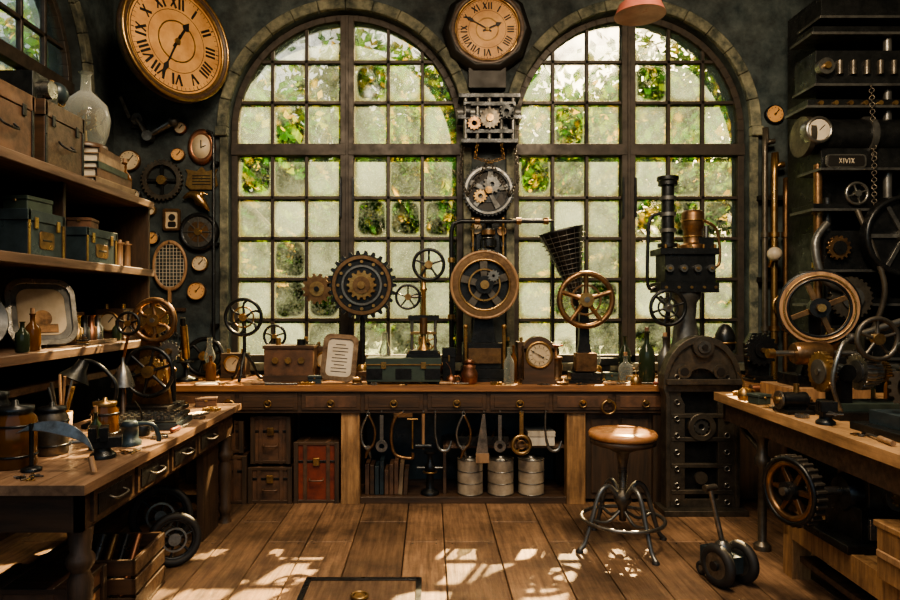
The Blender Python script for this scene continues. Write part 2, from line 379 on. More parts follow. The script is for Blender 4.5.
# ------------------------------------------------------------------ garden
b=B('garden_ground'); b.b2((-18,BY+.4,-.3),(22,30,-.15),GRASS); b.fin(0)
def tree(x,y,h,r,nl,seed,ls=1.):
    R=random.Random(seed); b=B('garden_tree',(x,y,-.15))
    b.tube([(0,0,0),(.1,0,h*.3),(-.1,.1,h*.6),(0,0,h*.85)],[.16,.12,.08,.03],BARK,8,4)
    C=[]
    for i in range(26):
        a=R.uniform(0,2*pi); q=r*math.sqrt(R.random()); c=Vector((q*math.cos(a),q*math.sin(a)*.6,h*R.uniform(.12,1))); C.append(c)
        b.tube([(0,0,c.z*.6),tuple(c*.6+Vector((0,0,c.z*.25))),tuple(c)],[.05,.03,.01],BARK,5,3)
    vs=[];fs=[]
    sp=.40*(1 if ls==1 else 1.35)
    for i in range(nl):
        c=R.choice(C); p=c+Vector((R.gauss(0,sp),R.gauss(0,sp*.9),R.gauss(0,sp*.9)))
        u=Vector((R.gauss(0,1),R.gauss(0,1),R.gauss(0,1))).normalized(); w=u.orthogonal().normalized(); w=Matrix.Rotation(R.uniform(0,6),3,u)@w
        l=R.uniform(.06,.12)*ls; k=len(vs); vs+=[p-u*l,p+w*l*.55,p+u*l,p-w*l*.55]; fs.append((k,k+1,k+2,k+3))
    b.add(vs,fs,LEAF); b.fin(0)
for i,(x,y,h,r,nl,ls) in enumerate([(-4.5,10,4.6,1.8,3500,1),(-1.8,9.5,4.2,1.6,3500,1),(1.0,10.5,4.9,1.9,4500,1),(3.6,9.2,4.0,1.5,3000,1),(6,10.5,4.6,1.9,3500,1),(-8.5,9,6,2,2500,1),(-6.5,4.5,5,1.4,3500,1),
    (-9,16,8,3,6000,1.7),(-5.5,15.5,7.2,2.6,7000,1.7),(-2.3,16.5,8.4,2.6,7500,1.7),(.8,15.5,7.4,2.4,7000,1.7),(3.8,16.5,7.9,2.6,7500,1.7),(7.2,15.5,8.4,2.8,7000,1.7),(11,15,8,2.8,4500,1.7)]):
    tree(x,y,h,r,nl,i,ls)
# ------------------------------------------------------------------ back workbench
FY=4.87; BX0=-2.08
b=B('workbench',(0,0,0))
b.b2((BX0,FY-.03,.855),(2.7,BY-.04,.9),BENCHW)
b.b2((BX0,FY,.69),(2.7,FY+.04,.855),DARKW); b.b2((BX0,BY-.1,.6),(2.7,BY-.06,.855),DARKW)
x=-1.9
while x<1.6:
    b.b2((x,FY-.012,.715),(x+.44,FY,.84),DARKW); b.b2((x+.03,FY-.016,.735),(x+.41,FY-.012,.82),BROWNL if int(x*10)%2 else DARKW)
    b.cyl((x+.22,FY-.02,.78),(x+.22,FY-.045,.78),.014,BRASS); b.F((x+.22,FY-.03,.765)); b.torus(.025,.005,BRASS); b.R()
    x+=.47
for xx,m in((-.6,POSTW),(1.1,POSTW),(-2.0,DARKWV),(2.6,DARKWV),(1.75,DARKWV)):
    b.b2((xx-.07,FY+.02,0),(xx+.07,FY+.12,.69),m); b.b2((xx-.05,BY-.2,0),(xx+.05,BY-.1,.69),DARKWV)
b.b2((-.53,FY+.04,.0),(1.03,BY-.2,.05),DARKW)
b.b2((-.53,BY-.24,.05),(1.03,BY-.2,.69),BLUEM)
b.b2((.12,FY+.12,.40),(1.03,BY-.24,.425),SHELFW); b.b2((.10,FY+.12,.05),(.125,BY-.24,.42),DARKW)
b.b2((1.18,FY+.06,.03),(1.68,FY+.1,.69),DARKWV); b.b2((1.22,FY+.045,.08),(1.42,FY+.06,.64),DARKWV); b.b2((1.45,FY+.045,.08),(1.65,FY+.06,.64),DARKWV)
b.b2((1.82,FY+.06,.03),(2.53,FY+.1,.69),DARKWV)
for xx in(-1.5,1.33): b.F((xx,FY-.035,.74)); b.torus(.05,.008,BRASS); b.disc(.015,-.02,.015,BRASS,(0,.05)); b.R()
b.fin(.004)
def trunk(name,loc,d,m,rz=0):
    b=B(name,loc,rz); X,Y,Z=d
    b.b2((-X/2,-Y/2,0),(X/2,Y/2,Z),m); t=.008
    for xx in(-X/2,X/2):
        for yy in(-Y/2,Y/2): b.box((xx,yy,Z/2),(.035,.035,Z+.004),DARKWV)
    b.box((0,0,Z*.68),(X+t,Y+t,.02),IRON); b.box((0,0,Z-.01),(X+t*2,Y+t*2,.025),DARKW); b.box((0,0,.012),(X+t*2,Y+t*2,.024),DARKW)
    for xx in(-X*.28,X*.28): b.box((xx,0,Z/2),(.03,Y+.014,Z+.01),BROWNL)
    b.box((0,-Y/2-.01,Z*.68),(.05,.02,.06),BRASS)
    b.tube([(-.05,-Y/2-.005,Z*.4),(-.045,-Y/2-.03,Z*.38),(.045,-Y/2-.03,Z*.38),(.05,-Y/2-.005,Z*.4)],.007,BROWNL,6,4)
    b.fin(.005)
trunk('red_suitcase',(-.86,5.1,0),(.31,.34,.46),RED)
trunk('leather_trunk',(-1.21,5.12,0),(.3,.4,.27),BROWNL); trunk('travel_case',(-1.21,5.12,.295),(.27,.36,.36),BROWNL)
trunk('steamer_trunk',(-1.57,5.1,0),(.32,.4,.36),BROWNL,.05); trunk('storage_chest',(-1.57,5.1,.38),(.28,.34,.24),DARKW)
b=B('tin_cans',(.545,5.02,.052))
for xx,r,h in((-.235,.098,.27),(0,.1,.27),(.235,.1,.27)):
    b.lathe([(r,0),(r,h)],TIN,(xx,0,0),n=32)
    for z in(.004,h*.33,h*.66,h-.004): b.torus(r,.004,STEEL,(xx,0,z),32,6)
    b.lathe([(r*.97,h),(r*.97,h+.004),(.03,h+.006),(.03,h+.02)],STEEL,(xx,0,0),n=32)
b.fin(0)
b=B('ledger_books',(-.33,5.05,.052))
for i in range(9):
    h=random.uniform(.18,.28); b.box((-.15+i*.037,0,h/2),(.031,.18,h),random.choice((BOOK,BLUEM,BROWNL,DARKW)),(0,0 if i<7 else .06,0))
b.fin()
b=B('paper_box',(.85,5.05,.427)); b.b2((-.1,-.1,0),(.1,.1,.1),PAPER); b.b2((-.105,-.105,.07),(.105,.105,.11),CREAM); b.fin()
b=B('tool_tray',(.4,5.05,.427)); b.b2((-.2,-.1,0),(.2,.1,.02),IRON); b.b2((-.2,-.1,.02),(.2,-.09,.07),IRON); b.b2((-.2,.09,.02),(.2,.1,.07),IRON)
for i in range(6): b.cyl((-.17+i*.06,-.05,.04),(-.12+i*.06,.07,.09),.012,random.choice((STEEL,BRASS)))
b.fin()
def hang(name,x,kind,z=.69,y=FY-.012,sc=1):
    b=B(name,(x,y,z)); b.F((0,0,0)); b.cyl((0,.02,0),(0,.02,.035),.006,STEEL,n=8)
    if kind==0:
        b.torus(.012,.004,STEEL,(0,.0,.02),16,6)
        b.tube([(-.005,-.01,.02),(-.05,-.12,.02),(-.04,-.22,.02),(.0,-.27,.02),(.02,-.33,.02)],[.009,.01,.01,.016,.006],STEEL,8,4)
        b.tube([(.005,-.01,.024),(.05,-.12,.024),(.04,-.22,.024),(.0,-.27,.024),(-.02,-.33,.024)],[.009,.01,.01,.016,.006],BRONZE,8,4); b.disc(.018,.01,.036,STEEL,(0,-.25))
    if kind==1:
        b.tube([(0,.01,.02),(-.06,-.03,.02),(-.09,-.16,.02),(-.06,-.3,.02),(.06,-.33,.02),(.07,-.29,.02)],.013,BRONZE,8,5)
        b.cyl((.07,-.05,.02),(.07,-.26,.02),.008,BRASS); b.box((.0,-.01,.02),(.14,.03,.02),BRONZE); b.cyl((.03,-.04,.02),(.11,-.04,.02),.006,BRASS)
    if kind==2:
        b.box((0,-.08,.02),(.03,.2,.016),BRASS); b.F((0,0,-.23)); b.torus(.065,.015,BRASS,(0,0,.02)); b.torus(.03,.008,BRONZE,(0,0,.02)); b.spokes(3,.02,.06,.012,.012,.014,.026,BRASS)
    if kind==3:
        b.box((0,-.11,.02),(.028,.2,.012),STEEL)
        b.F((0,0,-.24)); b.annulus(.045,.02,.012,.028,STEEL,n=24)
    if kind==4:
        b.cyl((0,.0,.02),(0,-.26,.02),.012,WOODL); b.cyl((-.06,-.24,.02),(.06,-.24,.02),.02,IRON)
    if kind==5: # ladle / hook
        b.tube([(0,.01,.02),(.0,-.15,.02),(.03,-.26,.02),(.09,-.27,.02),(.12,-.2,.02)],[.008,.008,.012,.016,.005],STEEL,8,5)
    if kind==6: # saw
        b.prism([(-.01,0),(.01,0),(.035,-.3),(-.06,-.3)],.015,.019,STEEL); b.box((-.01,-.33,.018),(.1,.07,.02),WOODL)
    b.R(); return b.fin(.001)
hang('pliers',-.46,0);hang('ring_spanner',-.36,3);hang('c_clamp',-.2,1);hang('ball_peen_hammer',-.05,4);hang('soup_hook',.04,5);hang('caliper',.25,0);hang('brass_ring_wrench',.68,2);hang('hand_saw',.40,6);hang('iron_hook',.86,5);hang('box_spanner',.52,3)
b=B('steel_jack',(.0,4.99,.052)); b.lathe([(.07,0),(.07,.02),(.03,.04),(.025,.16),(.04,.18),(.04,.22),(.02,.24),(.02,.3),(.045,.31),(.045,.33)],IRON); b.cyl((-.1,0,.2),(.1,0,.2),.008,STEEL); b.torus(.05,.008,BRASS,(0,0,.17)); b.fin(.001)
# ------------------------------------------------------------------ bench-top machines
Z=.9
def base(b,w,d,h,m=IRON):
    b.b2((-w/2,-d/2,0),(w/2,d/2,.025),m); b.b2((-w/2+.02,-d/2+.02,.025),(w/2-.02,d/2-.02,h),m)
    for sx in(-1,1):
        for sy in(-1,1): b.cyl((sx*(w/2-.012),sy*(d/2-.012),.025),(sx*(w/2-.012),sy*(d/2-.012),.035),.008,BRASS,n=6)
b=B('gear_train_model',(-.55,5.25,Z)); base(b,.26,.16,.07,DARKW)
b.cyl((0,.05,.07),(0,.05,.75),.022,IRON); b.lathe([(.05,.07),(.05,.09),(.03,.12)],BRASS,(0,.03,0))
b.F((0,0,.76)); b.gear(.28,26,.03,-.02,.02,.2,IRON); b.disc(.235,-.015,.012,IRON); b.annulus(.24,.21,.02,.03,BRONZE); b.annulus(.165,.145,.012,.026,STEEL)
b.gear(.12,14,.02,.012,.04,.05,BRASS,(0,0)); b.disc(.07,.0,.05,BRONZE); b.disc(.03,-.06,.07,BRASS)
for i in range(12): b.disc(.013,.01,.03,BRASS,(.19*math.cos(i*pi/6),.19*math.sin(i*pi/6)),12)
b.gear(.125,14,.022,-.02,.02,.045,BRONZE,(-.36,-.03)); b.disc(.06,-.03,.03,BRASS,(-.36,-.03)); b.disc(.02,-.05,.05,IRON,(-.36,-.03))
b.box((-.18,-.015,-.045),(.42,.035,.02),IRON,(0,0,.08)); b.R(); b.fin(.002)
b=B('instrument_case',(-.2,5.03,Z)); b.b2((-.28,-.13,.02),(.28,.13,.15),GREENM); b.b2((-.285,-.135,.15),(.285,.135,.2),GREENM)
b.box((0,0,.15),(.574,.274,.01),BRASS)
for xx in(-.26,.26): 
    for yy in(-.11,.11): b.cyl((xx,yy,0),(xx,yy,.02),.015,IRON)
for xx in(-.15,.15): b.box((xx,-.135,.145),(.04,.015,.05),BRASS)
for xx in(-.22,0,.22): b.box((xx,-.132,.08),(.12,.006,.08),IRON)
b.fin()
b=B('hand_wheel_press',(-.05,5.05,Z+.202)); base(b,.26,.2,.05)
b.lathe([(.05,.05),(.04,.07),(.02,.1),(.018,.5),(.03,.52),(.018,.54),(.018,.68)],BRASS,n=20)
for xx in(-.09,.09): b.cyl((xx,0,.05),(xx,0,.3),.012,STEEL)
b.box((0,0,.3),(.24,.06,.04),IRON); b.box((0,0,.18),(.2,.05,.02),BRASS); b.cyl((0,-.02,.18),(0,-.02,.3),.03,BRONZE)
b.F((.04,-.03,.71)); b.wheel(.13,.013,IRON,5,hub=.03,hm=BRASS); b.R()
b.cyl((.04,.03,.7),(.04,-.03,.71),.014,STEEL); b.box((.02,.02,.69),(.07,.03,.03),BRASS)
b.F((-.12,-.05,.46)); b.wheel(.1,.01,IRON,5,hub=.025,hm=BRASS); b.R(); b.cyl((-.12,-.05,.46),(-.12,.02,.46),.01,STEEL); b.cyl((-.12,.01,.46),(0,.0,.46),.01,STEEL)
b.fin(.0015)
b=B('flywheel_gear_stand',(.43,5.2,Z)); base(b,.40,.28,.1)
b.b2((-.17,-.08,.1),(.17,.1,.3),IRON); b.b2((-.13,-.1,.14),(.13,-.08,.26),BRONZE)
for xx in(-.15,.15): b.cyl((xx,-.1,.1),(xx,-.1,.42),.014,BRASS); b.sphere((xx,-.1,.43),.02,BRASS)
b.F((0,.04,0)); b.prism([(-.1,.3),(.1,.3),(.03,.8),(-.03,.8)],-.02,.02,IRON)
b.F((0,-.04,.76)); b.annulus(.265,.2,-.025,.025,BRONZE); b.gear(.275,36,.012,-.012,.012,.24,IRON); b.torus(.262,.012,WOODL,(0,0,.02),48); b.torus(.2,.01,BRASS,(0,0,.02),48); b.disc(.205,-.02,-.012,IRON)
b.spokes(5,.03,.21,.05,.065,-.012,.02,GUN,ph=.35); b.disc(.07,-.03,.04,IRON); b.disc(.035,-.06,.06,BRASS); b.annulus(.13,.115,.015,.03,BRASS); b.gear(.05,12,.01,.03,.045,.01,STEEL,(.07,.07)); b.R()
b.cyl((0,.1,.76),(0,-.08,.76),.018,STEEL); b.cyl((0,.06,.8),(0,.06,1.12),.015,IRON)
for i in range(9): b.torus(.035,.006,STEEL,(0,.06,.84+i*.026),20,6)
b.fin(.002)
b=B('steam_pipe',(0,5.5,Z)); P=[(.18,0,.0),(.18,0,1.22),(.2,0,1.29),(.26,0,1.31),(1.0,0,1.31)]
b.tube(P,.02,IRON,10); b.lathe([(.05,0),(.05,.015),(.025,.02)],IRON,(.18,0,0))
for q in((.18,0,.5),(.18,0,.98)): b.cyl((q[0],0,q[2]-.02),(q[0],0,q[2]+.02),.03,BRASS)
for xx in(.4,.75,.98): b.cyl((xx-.02,0,1.31),(xx+.02,0,1.31),.03,BRONZE)
b.tube([(1.0,0,1.31),(1.04,0,1.31),(1.04,0,1.25),(1.04,0,.0)],.014,IRON,8); b.fin(0)
b=B('perforated_funnel',(1.2,5.27,Z)); base(b,.16,.14,.04)
b.cyl((0,0,.04),(0,.0,.62),.02,IRON)
ax=Vector((-.13,0,.57)).normalized(); M=frame((0,0,.6),tuple(ax))
b.T=M; b.lathe([(.035,0),(.04,.06),(.07,.2),(.12,.42),(.17,.6),(.185,.62),(.175,.61),(.11,.42),(.03,.1)],IRON,n=32)
for i in range(14): b.torus(.043+.0093*i+.00012*i*i,.003,GREY,(0,0,.07+.038*i),32,5)
for i in range(16):
    a=2*pi*i/16; b.tube([((.045)*math.cos(a),.045*math.sin(a),.06),(.075*math.cos(a),.075*math.sin(a),.2),(.125*math.cos(a),.125*math.sin(a),.42),(.178*math.cos(a),.178*math.sin(a),.6)],.003,GREY,4)
b.R(); b.fin(0)
b=B('bronze_hand_wheel',(1.2,5.05,Z)); base(b,.28,.2,.08)
b.F((0,.03,0)); b.prism([(-.09,.08),(.09,.08),(.04,.3),(.03,.68),(-.03,.68),(-.04,.3)],-.03,.03,IRON)
b.F((0,-.05,.64)); b.wheel(.225,.022,BRONZE,5,hub=.055,hm=BRASS,sr=.02,ph=pi/2); b.annulus(.12,.105,-.008,.008,BRONZE); b.R(); b.cyl((0,.06,.64),(0,-.09,.64),.022,STEEL)
b.box((0,-.02,.16),(.16,.1,.14),BRONZE); b.fin(.002)
b=B('tripod_hand_wheel',(-1.47,5.15,Z+.004))
for a in(0.4,2.6,4.7): b.tube([(0,0,.22),(.07*math.cos(a),.07*math.sin(a),.12),(.1*math.cos(a),.1*math.sin(a),.04),(.14*math.cos(a),.14*math.sin(a),.012)],[.014,.013,.012,.014],IRON,8,4)
b.cyl((0,0,.2),(0,0,.5),.014,IRON); b.F((0,-.03,.5)); b.wheel(.155,.014,IRON,6,hub=.03,hm=BRASS,curve=.25); b.torus(.08,.007,BRASS); b.R(); b.cyl((0,.03,.5),(0,-.05,.5),.016,STEEL); b.fin(0)
b=B('wooden_instrument_box',(-1.10,5.15,Z)); b.b2((-.2,-.11,0),(.2,.11,.05),DARKW); b.b2((-.19,-.1,.05),(.19,.1,.26),BROWNL); b.b2((-.2,-.11,.26),(.2,.11,.285),DARKW)
for xx in(-.1,.0,.1): b.cyl((xx,-.1,.17),(xx,-.12,.17),.025,BRASS); 
b.cyl((-.1,0,.285),(-.1,0,.34),.02,BRASS);b.cyl((.08,0,.285),(.08,0,.33),.035,IRON); b.fin()
def rr(w,h,r,n=6,cy=0):
    P=[]
    for cx,cyy,a0 in((w/2-r,h/2-r,0),(-w/2+r,h/2-r,pi/2),(-w/2+r,-h/2+r,pi),(w/2-r,-h/2+r,1.5*pi)):
        for i in range(n+1): a=a0+pi/2*i/n; P.append((cx+r*math.cos(a),cyy+cy+r*math.sin(a)))
    return P
b=B('framed_certificate',(-.71,4.97,Z)); b.T=Matrix.Rotation(-.18,4,'X')@frame((0,0,.008),(0,-1,0),spin=-.08)
b.ringp(rr(.27,.36,.06,cy=.19),rr(.2,.29,.04,cy=.19),0,.02,BRONZE); b.prism(rr(.25,.34,.05,cy=.19),-.01,.004,DARKW); b.prism(rr(.2,.29,.04,cy=.19),.004,.008,PAPER)
for i in range(9): b.box((0,.29-i*.026,.009),(.12 if i%3 else .08,.006,.002),BLACK)
b.R(); b.box((0,.08,.06),(.02,.1,.012),DARKW,(.9,0,0)); b.fin(.0015)
b=B('mantel_clock',(.83,5.0,Z)); b.b2((-.13,-.07,0),(.13,.07,.03),DARKW); b.b2((-.115,-.06,.03),(.115,.06,.27),DARKW)
b.F((0,0,.24)); b.prism([(.12*math.cos(pi*i/16),.12*math.sin(pi*i/16)) for i in range(17)],-.06,.06,DARKW); b.T=frame((0,-.06,.22),(0,-1,0)); b.torus(.095,.012,BRASS); b.clock(.088,DIAL2,.006,(4,50),False); b.R(); b.fin(.002)
def bottle(name,loc,r,h,m,neck=.3,cap=None):
    b=B(name,loc); b.lathe([(r*.9,0),(r,.01),(r,h*.55),(r*.85,h*.64),(r*neck,h*.78),(r*neck,h*.96),(r*neck*1.3,h*.965),(r*neck*1.3,h)],m,n=24)
    if cap: b.cyl((0,0,h),(0,0,h+.03),r*neck*.9,cap)
    return b.fin(0)
bottle('wine_bottle',(1.66,4.98,Z),.06,.4,DGLASS,cap=BROWNL); bottle('green_bottle',(1.64,5.47,Z),.05,.34,DGLASS); bottle('stone_bottle',(1.80,4.98,Z),.055,.36,GREY,cap=WOODL)
bottle('glass_flask',(1.54,5.12,Z),.055,.2,GLASS,cap=WOODL); bottle('reagent_bottle',(.60,4.94,Z),.04,.28,GLASS); bottle('amber_vial',(.66,5.14,Z),.03,.28,AMBER)
bottle('brown_bottle',(-1.72,5.1,Z),.04,.2,AMBER)
b=B('ceramic_jar',(.3,4.95,Z)); b.lathe([(.04,0),(.06,.02),(.065,.08),(.045,.12),(.05,.14),(.035,.145),(.035,.16),(.05,.165),(.01,.19)],COPPER,n=24); b.fin(0)
b=B('steam_column_engine',(2.06,5.25,Z)); base(b,.4,.3,.04)
b.lathe([(.17,.04),(.16,.1),(.1,.3),(.08,.5),(.09,.62),(.12,.66),(.12,.7)],GREY,n=28)
b.b2((-.24,-.13,.7),(.22,.13,.78),IRON); b.b2((-.2,-.11,.78),(.2,.11,1.0),IRON); b.b2((-.24,-.13,1.0),(.22,.13,1.05),IRON)
for xx in(-.17,-.06,.05,.16): b.cyl((xx,-.11,.89),(xx,-.14,.89),.03,STEEL); b.cyl((xx,-.14,.89),(xx,-.15,.89),.012,BRASS)
for xx in(-.2,-.1,0,.1,.19): b.cyl((xx,-.12,1.05),(xx,-.12,1.08),.012,BRASS,n=8); b.cyl((xx,-.13,.74),(xx,-.14,.74),.012,BRASS,n=8)
b.cyl((-.14,0,1.05),(-.14,0,1.6),.05,IRON)
for z,r in((1.08,.08),(1.2,.065),(1.33,.065),(1.46,.065),(1.58,.075),(1.62,.085)): b.cyl((-.14,0,z-.015),(-.14,0,z+.015),r,IRON if r>.07 else GREY)
b.lathe([(.1,1.05),(.1,1.08),(.07,1.1),(.07,1.2),(.085,1.22),(.085,1.34),(.07,1.36),(.02,1.37)],BRONZE,(.06,0,0)); b.torus(.087,.007,BRASS,(.06,0,1.28)); b.torus(.072,.006,BRASS,(.06,0,1.15))
b.b2((.08,-.08,1.05),(.2,.08,1.14),IRON); b.cyl((.17,0,1.14),(.17,0,1.24),.02,STEEL)
b.F((-.2,-.17,.58)); b.wheel(.15,.015,IRON,6,hub=.035,hm=STEEL); b.torus(.075,.008,IRON); b.R(); b.cyl((-.2,-.2,.58),(-.2,.0,.66),.018,STEEL)
b.tube([(-.24,0,.74),(-.3,0,.76),(-.3,0,1.1),(-.28,0,1.3),(-.19,0,1.34)],.014,IRON,8,4); b.tube([(.22,-.02,.9),(.27,-.02,.95),(.25,-.02,1.2),(.14,-.02,1.28)],.012,BRONZE,8,4)
b.fin(.002)
b=B('gear_bracket',(2.58,5.1,Z)); base(b,.18,.2,.05); b.F((0,.03,0)); b.prism([(-.08,.05),(.08,.05),(.1,.3),(.05,.38),(-.05,.38),(-.1,.3)],-.03,.03,IRON)
b.F((0,-.02,.25)); b.gear(.13,18,.015,0,.03,.05,IRON); b.disc(.06,-.02,.05,IRON); b.disc(.02,0,.07,BRASS); b.R(); b.fin(.002)
# small clutter
def small_gear(x,y,z,R,m,name='small_gear'):
    b=B(name,(x,y,z))
    b.gear(R,16,R*.13,0,.018,R*.62,m); b.spokes(5,R*.1,R*.65,R*.16,R*.12,.003,.015,m); b.disc(R*.22,0,.022,BRASS); b.fin(.001)
small_gear(-.93,4.93,Z,.06,BRASS,'brass_gear'); small_gear(-.42,4.87,Z,.025,STEEL); small_gear(1.42,4.98,Z,.07,BRASS,'spur_gear'); small_gear(1.0,4.9,Z,.045,BRONZE,'bronze_gear'); small_gear(.5,4.91,Z,.045,BRASS,'clock_gear')
def screwdriver(x,y,z,a,m=WOODL,name='screwdriver'):
    b=B(name,(x,y,z),a); b.T=Matrix.Translation((0,0,.014)); b.lathe([(.008,0),(.014,.01),(.012,.05),(.014,.09),(.006,.1)],m,(0,0,0),12,(1,0,0)); b.cyl((.1,0,0),(.22,0,0),.004,STEEL,n=8); b.fin(0)
screwdriver(.07,4.87,Z,.0); screwdriver(1.3,4.88,Z,-.0,name='bradawl'); screwdriver(-1.35,4.9,Z,.1,name='wood_chisel'); screwdriver(1.78,4.88,Z,3.0,RED,'red_screwdriver')
def rod_bundle(name,x,y,z,a,l=.3):
    b=B(name,(x,y,z),a)
    for i in range(5): b.cyl((-l/2,i*.018-.04,.008),(l/2,i*.018-.04+random.uniform(-.004,.004),.008),.0075,random.choice((STEEL,BRASS,COPPER)),n=8)
    b.fin(0)
rod_bundle('metal_rods',-1.12,4.92,Z,.05,.24)
def papers(x,y,z,a,w=.2,h=.28,name='paper_sheets'):
    b=B(name,(x,y,z),a)
    for i in range(4): b.box((0,0,.001+i*.002),(w,h,.0015),PAPER,(0,0,random.uniform(-.15,.15)))
    b.fin(0)
papers(-1.7,4.96,Z,.2,.15,.18)
def meter(name,x,y,z,w,h,rz=0,m=DARKW):
    b=B(name,(x,y,z),rz); b.b2((-w/2,-.08,0),(w/2,.08,h),m); b.b2((-w/2-.008,-.088,0),(w/2+.008,.088,.02),m)
    b.F((0,-.08,h*.58)); r=min(w,h)*.33; b.torus(r,.009,BRASS,(0,0,.006)); b.disc(r,0,.006,DIAL2); b.box((r*.2,r*.25,.009),(.006,r*.8,.003),BLACK,(0,0,-.7)); b.R()
    for xx in(-w*.3,w*.3): b.cyl((xx,0,h),(xx,0,h+.035),.014,BRASS)
    b.fin()
meter('pressure_gauge_box',-.86,5.38,Z,.2,.26); meter('galvanometer',.8,5.32,Z,.18,.3)
b=B('valve_body',(1.0,5.15,Z)); b.lathe([(.055,0),(.055,.02),(.04,.03),(.05,.12),(.04,.16),(.05,.17),(.05,.19),(.015,.2),(.015,.28)],BRONZE)
b.torus(.045,.008,RED,(0,0,.28)); b.spokes(4,0,.045,.01,.01,.275,.285,RED); b.fin(.001)
b=B('bench_anvil',(1.44,5.42,Z)); b.b2((-.1,-.06,0),(.1,.06,.03),IRON); b.b2((-.05,-.04,.03),(.05,.04,.1),IRON); b.b2((-.09,-.05,.1),(.12,.05,.16),IRON); b.lathe([(.045,0),(.03,.08),(.005,.15)],IRON,(-.07,0,.13),12,(-1,0,0)); b.fin(.003)
b=B('brass_microscope',(-1.93,5.15,Z)); b.lathe([(.09,0),(.09,.02),(.02,.04),(.02,.1)],IRON); b.tube([(0,0,.1),(-.06,.05,.18),(-.05,.06,.3),(0,0,.34)],.018,BRASS,8,5); b.cyl((0,-.0,.18),(0,-.06,.44),.028,BRASS); b.cyl((0,-.06,.44),(0,-.075,.5),.02,IRON); b.box((0,-.02,.15),(.1,.1,.012),IRON); b.fin(.001)
b=B('iron_pulley_wheel',(-1.9,5.44,Z)); b.T=Matrix.Rotation(-.2,4,'X')@frame((0,0,.17),(0,-1,0)); b.wheel(.17,.02,IRON,6,hub=.04,hm=BRASS); b.fin(0)
meter('relay_box',-1.62,5.42,Z,.2,.2); bottle('oil_bottle',(-2.0,4.95,Z),.04,.2,AMBER,cap=WOODL)
def oil_can(x,y,z,s=1,m=BRASS,rz=0,name='oil_can'):
    b=B(name,(x,y,z),rz); b.lathe([(.045*s,0),(.05*s,.01*s),(.045*s,.06*s),(.012*s,.09*s)],m); b.tube([(0,0,.09*s),(-.01*s,0,.15*s),(-.05*s,0,.21*s)],[.008*s,.004*s,.003*s],m,6,4); b.tube([(.045*s,0,.02*s),(.085*s,0,.03*s),(.08*s,0,.07*s),(.03*s,0,.075*s)],.005*s,m,6,4); b.fin(0)
def vise(name,x,y,z,s=1,rz=0,m=IRON):
    b=B(name,(x,y,z),rz); b.lathe([(.07*s,0),(.07*s,.02*s),(.045*s,.04*s),(.045*s,.06*s)],m); b.b2((-.06*s,-.04*s,.06*s),(.1*s,.04*s,.12*s),m); b.b2((-.07*s,-.06*s,.1*s),(-.03*s,.06*s,.18*s),m); b.b2((-.015*s,-.06*s,.1*s),(.03*s,.06*s,.18*s),m); b.cyl((-.17*s,0,.1*s),(.0,0,.1*s),.012*s,STEEL); b.cyl((-.16*s,-.06*s,.1*s),(-.16*s,.06*s,.1*s),.006*s,STEEL); b.fin(.002)
def coil(name,x,y,z,s=1,m=COPPER):
    b=B(name,(x,y,z)); b.b2((-.08*s,-.05*s,0),(.08*s,.05*s,.015*s),DARKW)
    for xx in(-.06,.06): b.T=frame((xx*s,0,.07*s),(1,0,0)); b.disc(.05*s,-.006*s,.006*s,DARKW); b.R()
    for i in range(11): b.torus(.038*s,.006*s,m,((-.05+i*.01)*s,0,.07*s),20,6,ax=(1,0,0))
    for xx in(-.06,.06): b.b2((xx*s-.005,-.01,.01*s),(xx*s+.005,.01,.05*s),BRASS)
    b.cyl((-.06*s,0,.07*s),(.06*s,0,.07*s),.012*s,BRASS); b.fin(0)
def tinbox(name,x,y,z,w,d,h,m,rz=0):
    b=B(name,(x,y,z),rz); b.b2((-w/2,-d/2,0),(w/2,d/2,h*.7),m); b.b2((-w/2-.004,-d/2-.004,h*.7),(w/2+.004,d/2+.004,h),m); b.box((0,-d/2-.004,h*.68),(w*.15,.008,h*.2),BRASS); b.fin(.003)
def valve_wheel(name,x,y,z,R,h,m=BRONZE,hm=BRASS):
    b=B(name,(x,y,z)); b.lathe([(.06,0),(.06,.015),(.025,.03),(.02,h-.02)],IRON,n=16); b.F((0,-.03,h)); b.wheel(R,R*.11,m,5,hub=R*.2,hm=hm); b.R(); b.cyl((0,.02,h),(0,-.04,h),.014,STEEL); b.fin(0)
def lamp_glass(name,x,y,z,s=1):
    b=B(name,(x,y,z)); b.lathe([(.055*s,0),(.06*s,.01*s),(.02*s,.04*s),(.02*s,.06*s),(.055*s,.09*s),(.055*s,.13*s),(.03*s,.15*s)],BRASS,n=24); b.lathe([(.03*s,.15*s),(.05*s,.19*s),(.045*s,.23*s),(.025*s,.29*s),(.022*s,.37*s)],GLASS,n=24); b.fin(0)
def gear_stack(name,x,y,z,s=1):
    b=B(name,(x,y,z)); b.cyl((0,0,0),(0,0,.14*s),.01*s,STEEL)
    for i,(r,m) in enumerate(((.085,GUN),(.065,BRASS),(.075,IRON),(.045,BRONZE),(.03,STEEL))): b.gear(r*s,18,r*.12*s,(.002+i*.026)*s,(.022+i*.026)*s,.012*s,m)
    b.fin(.001)
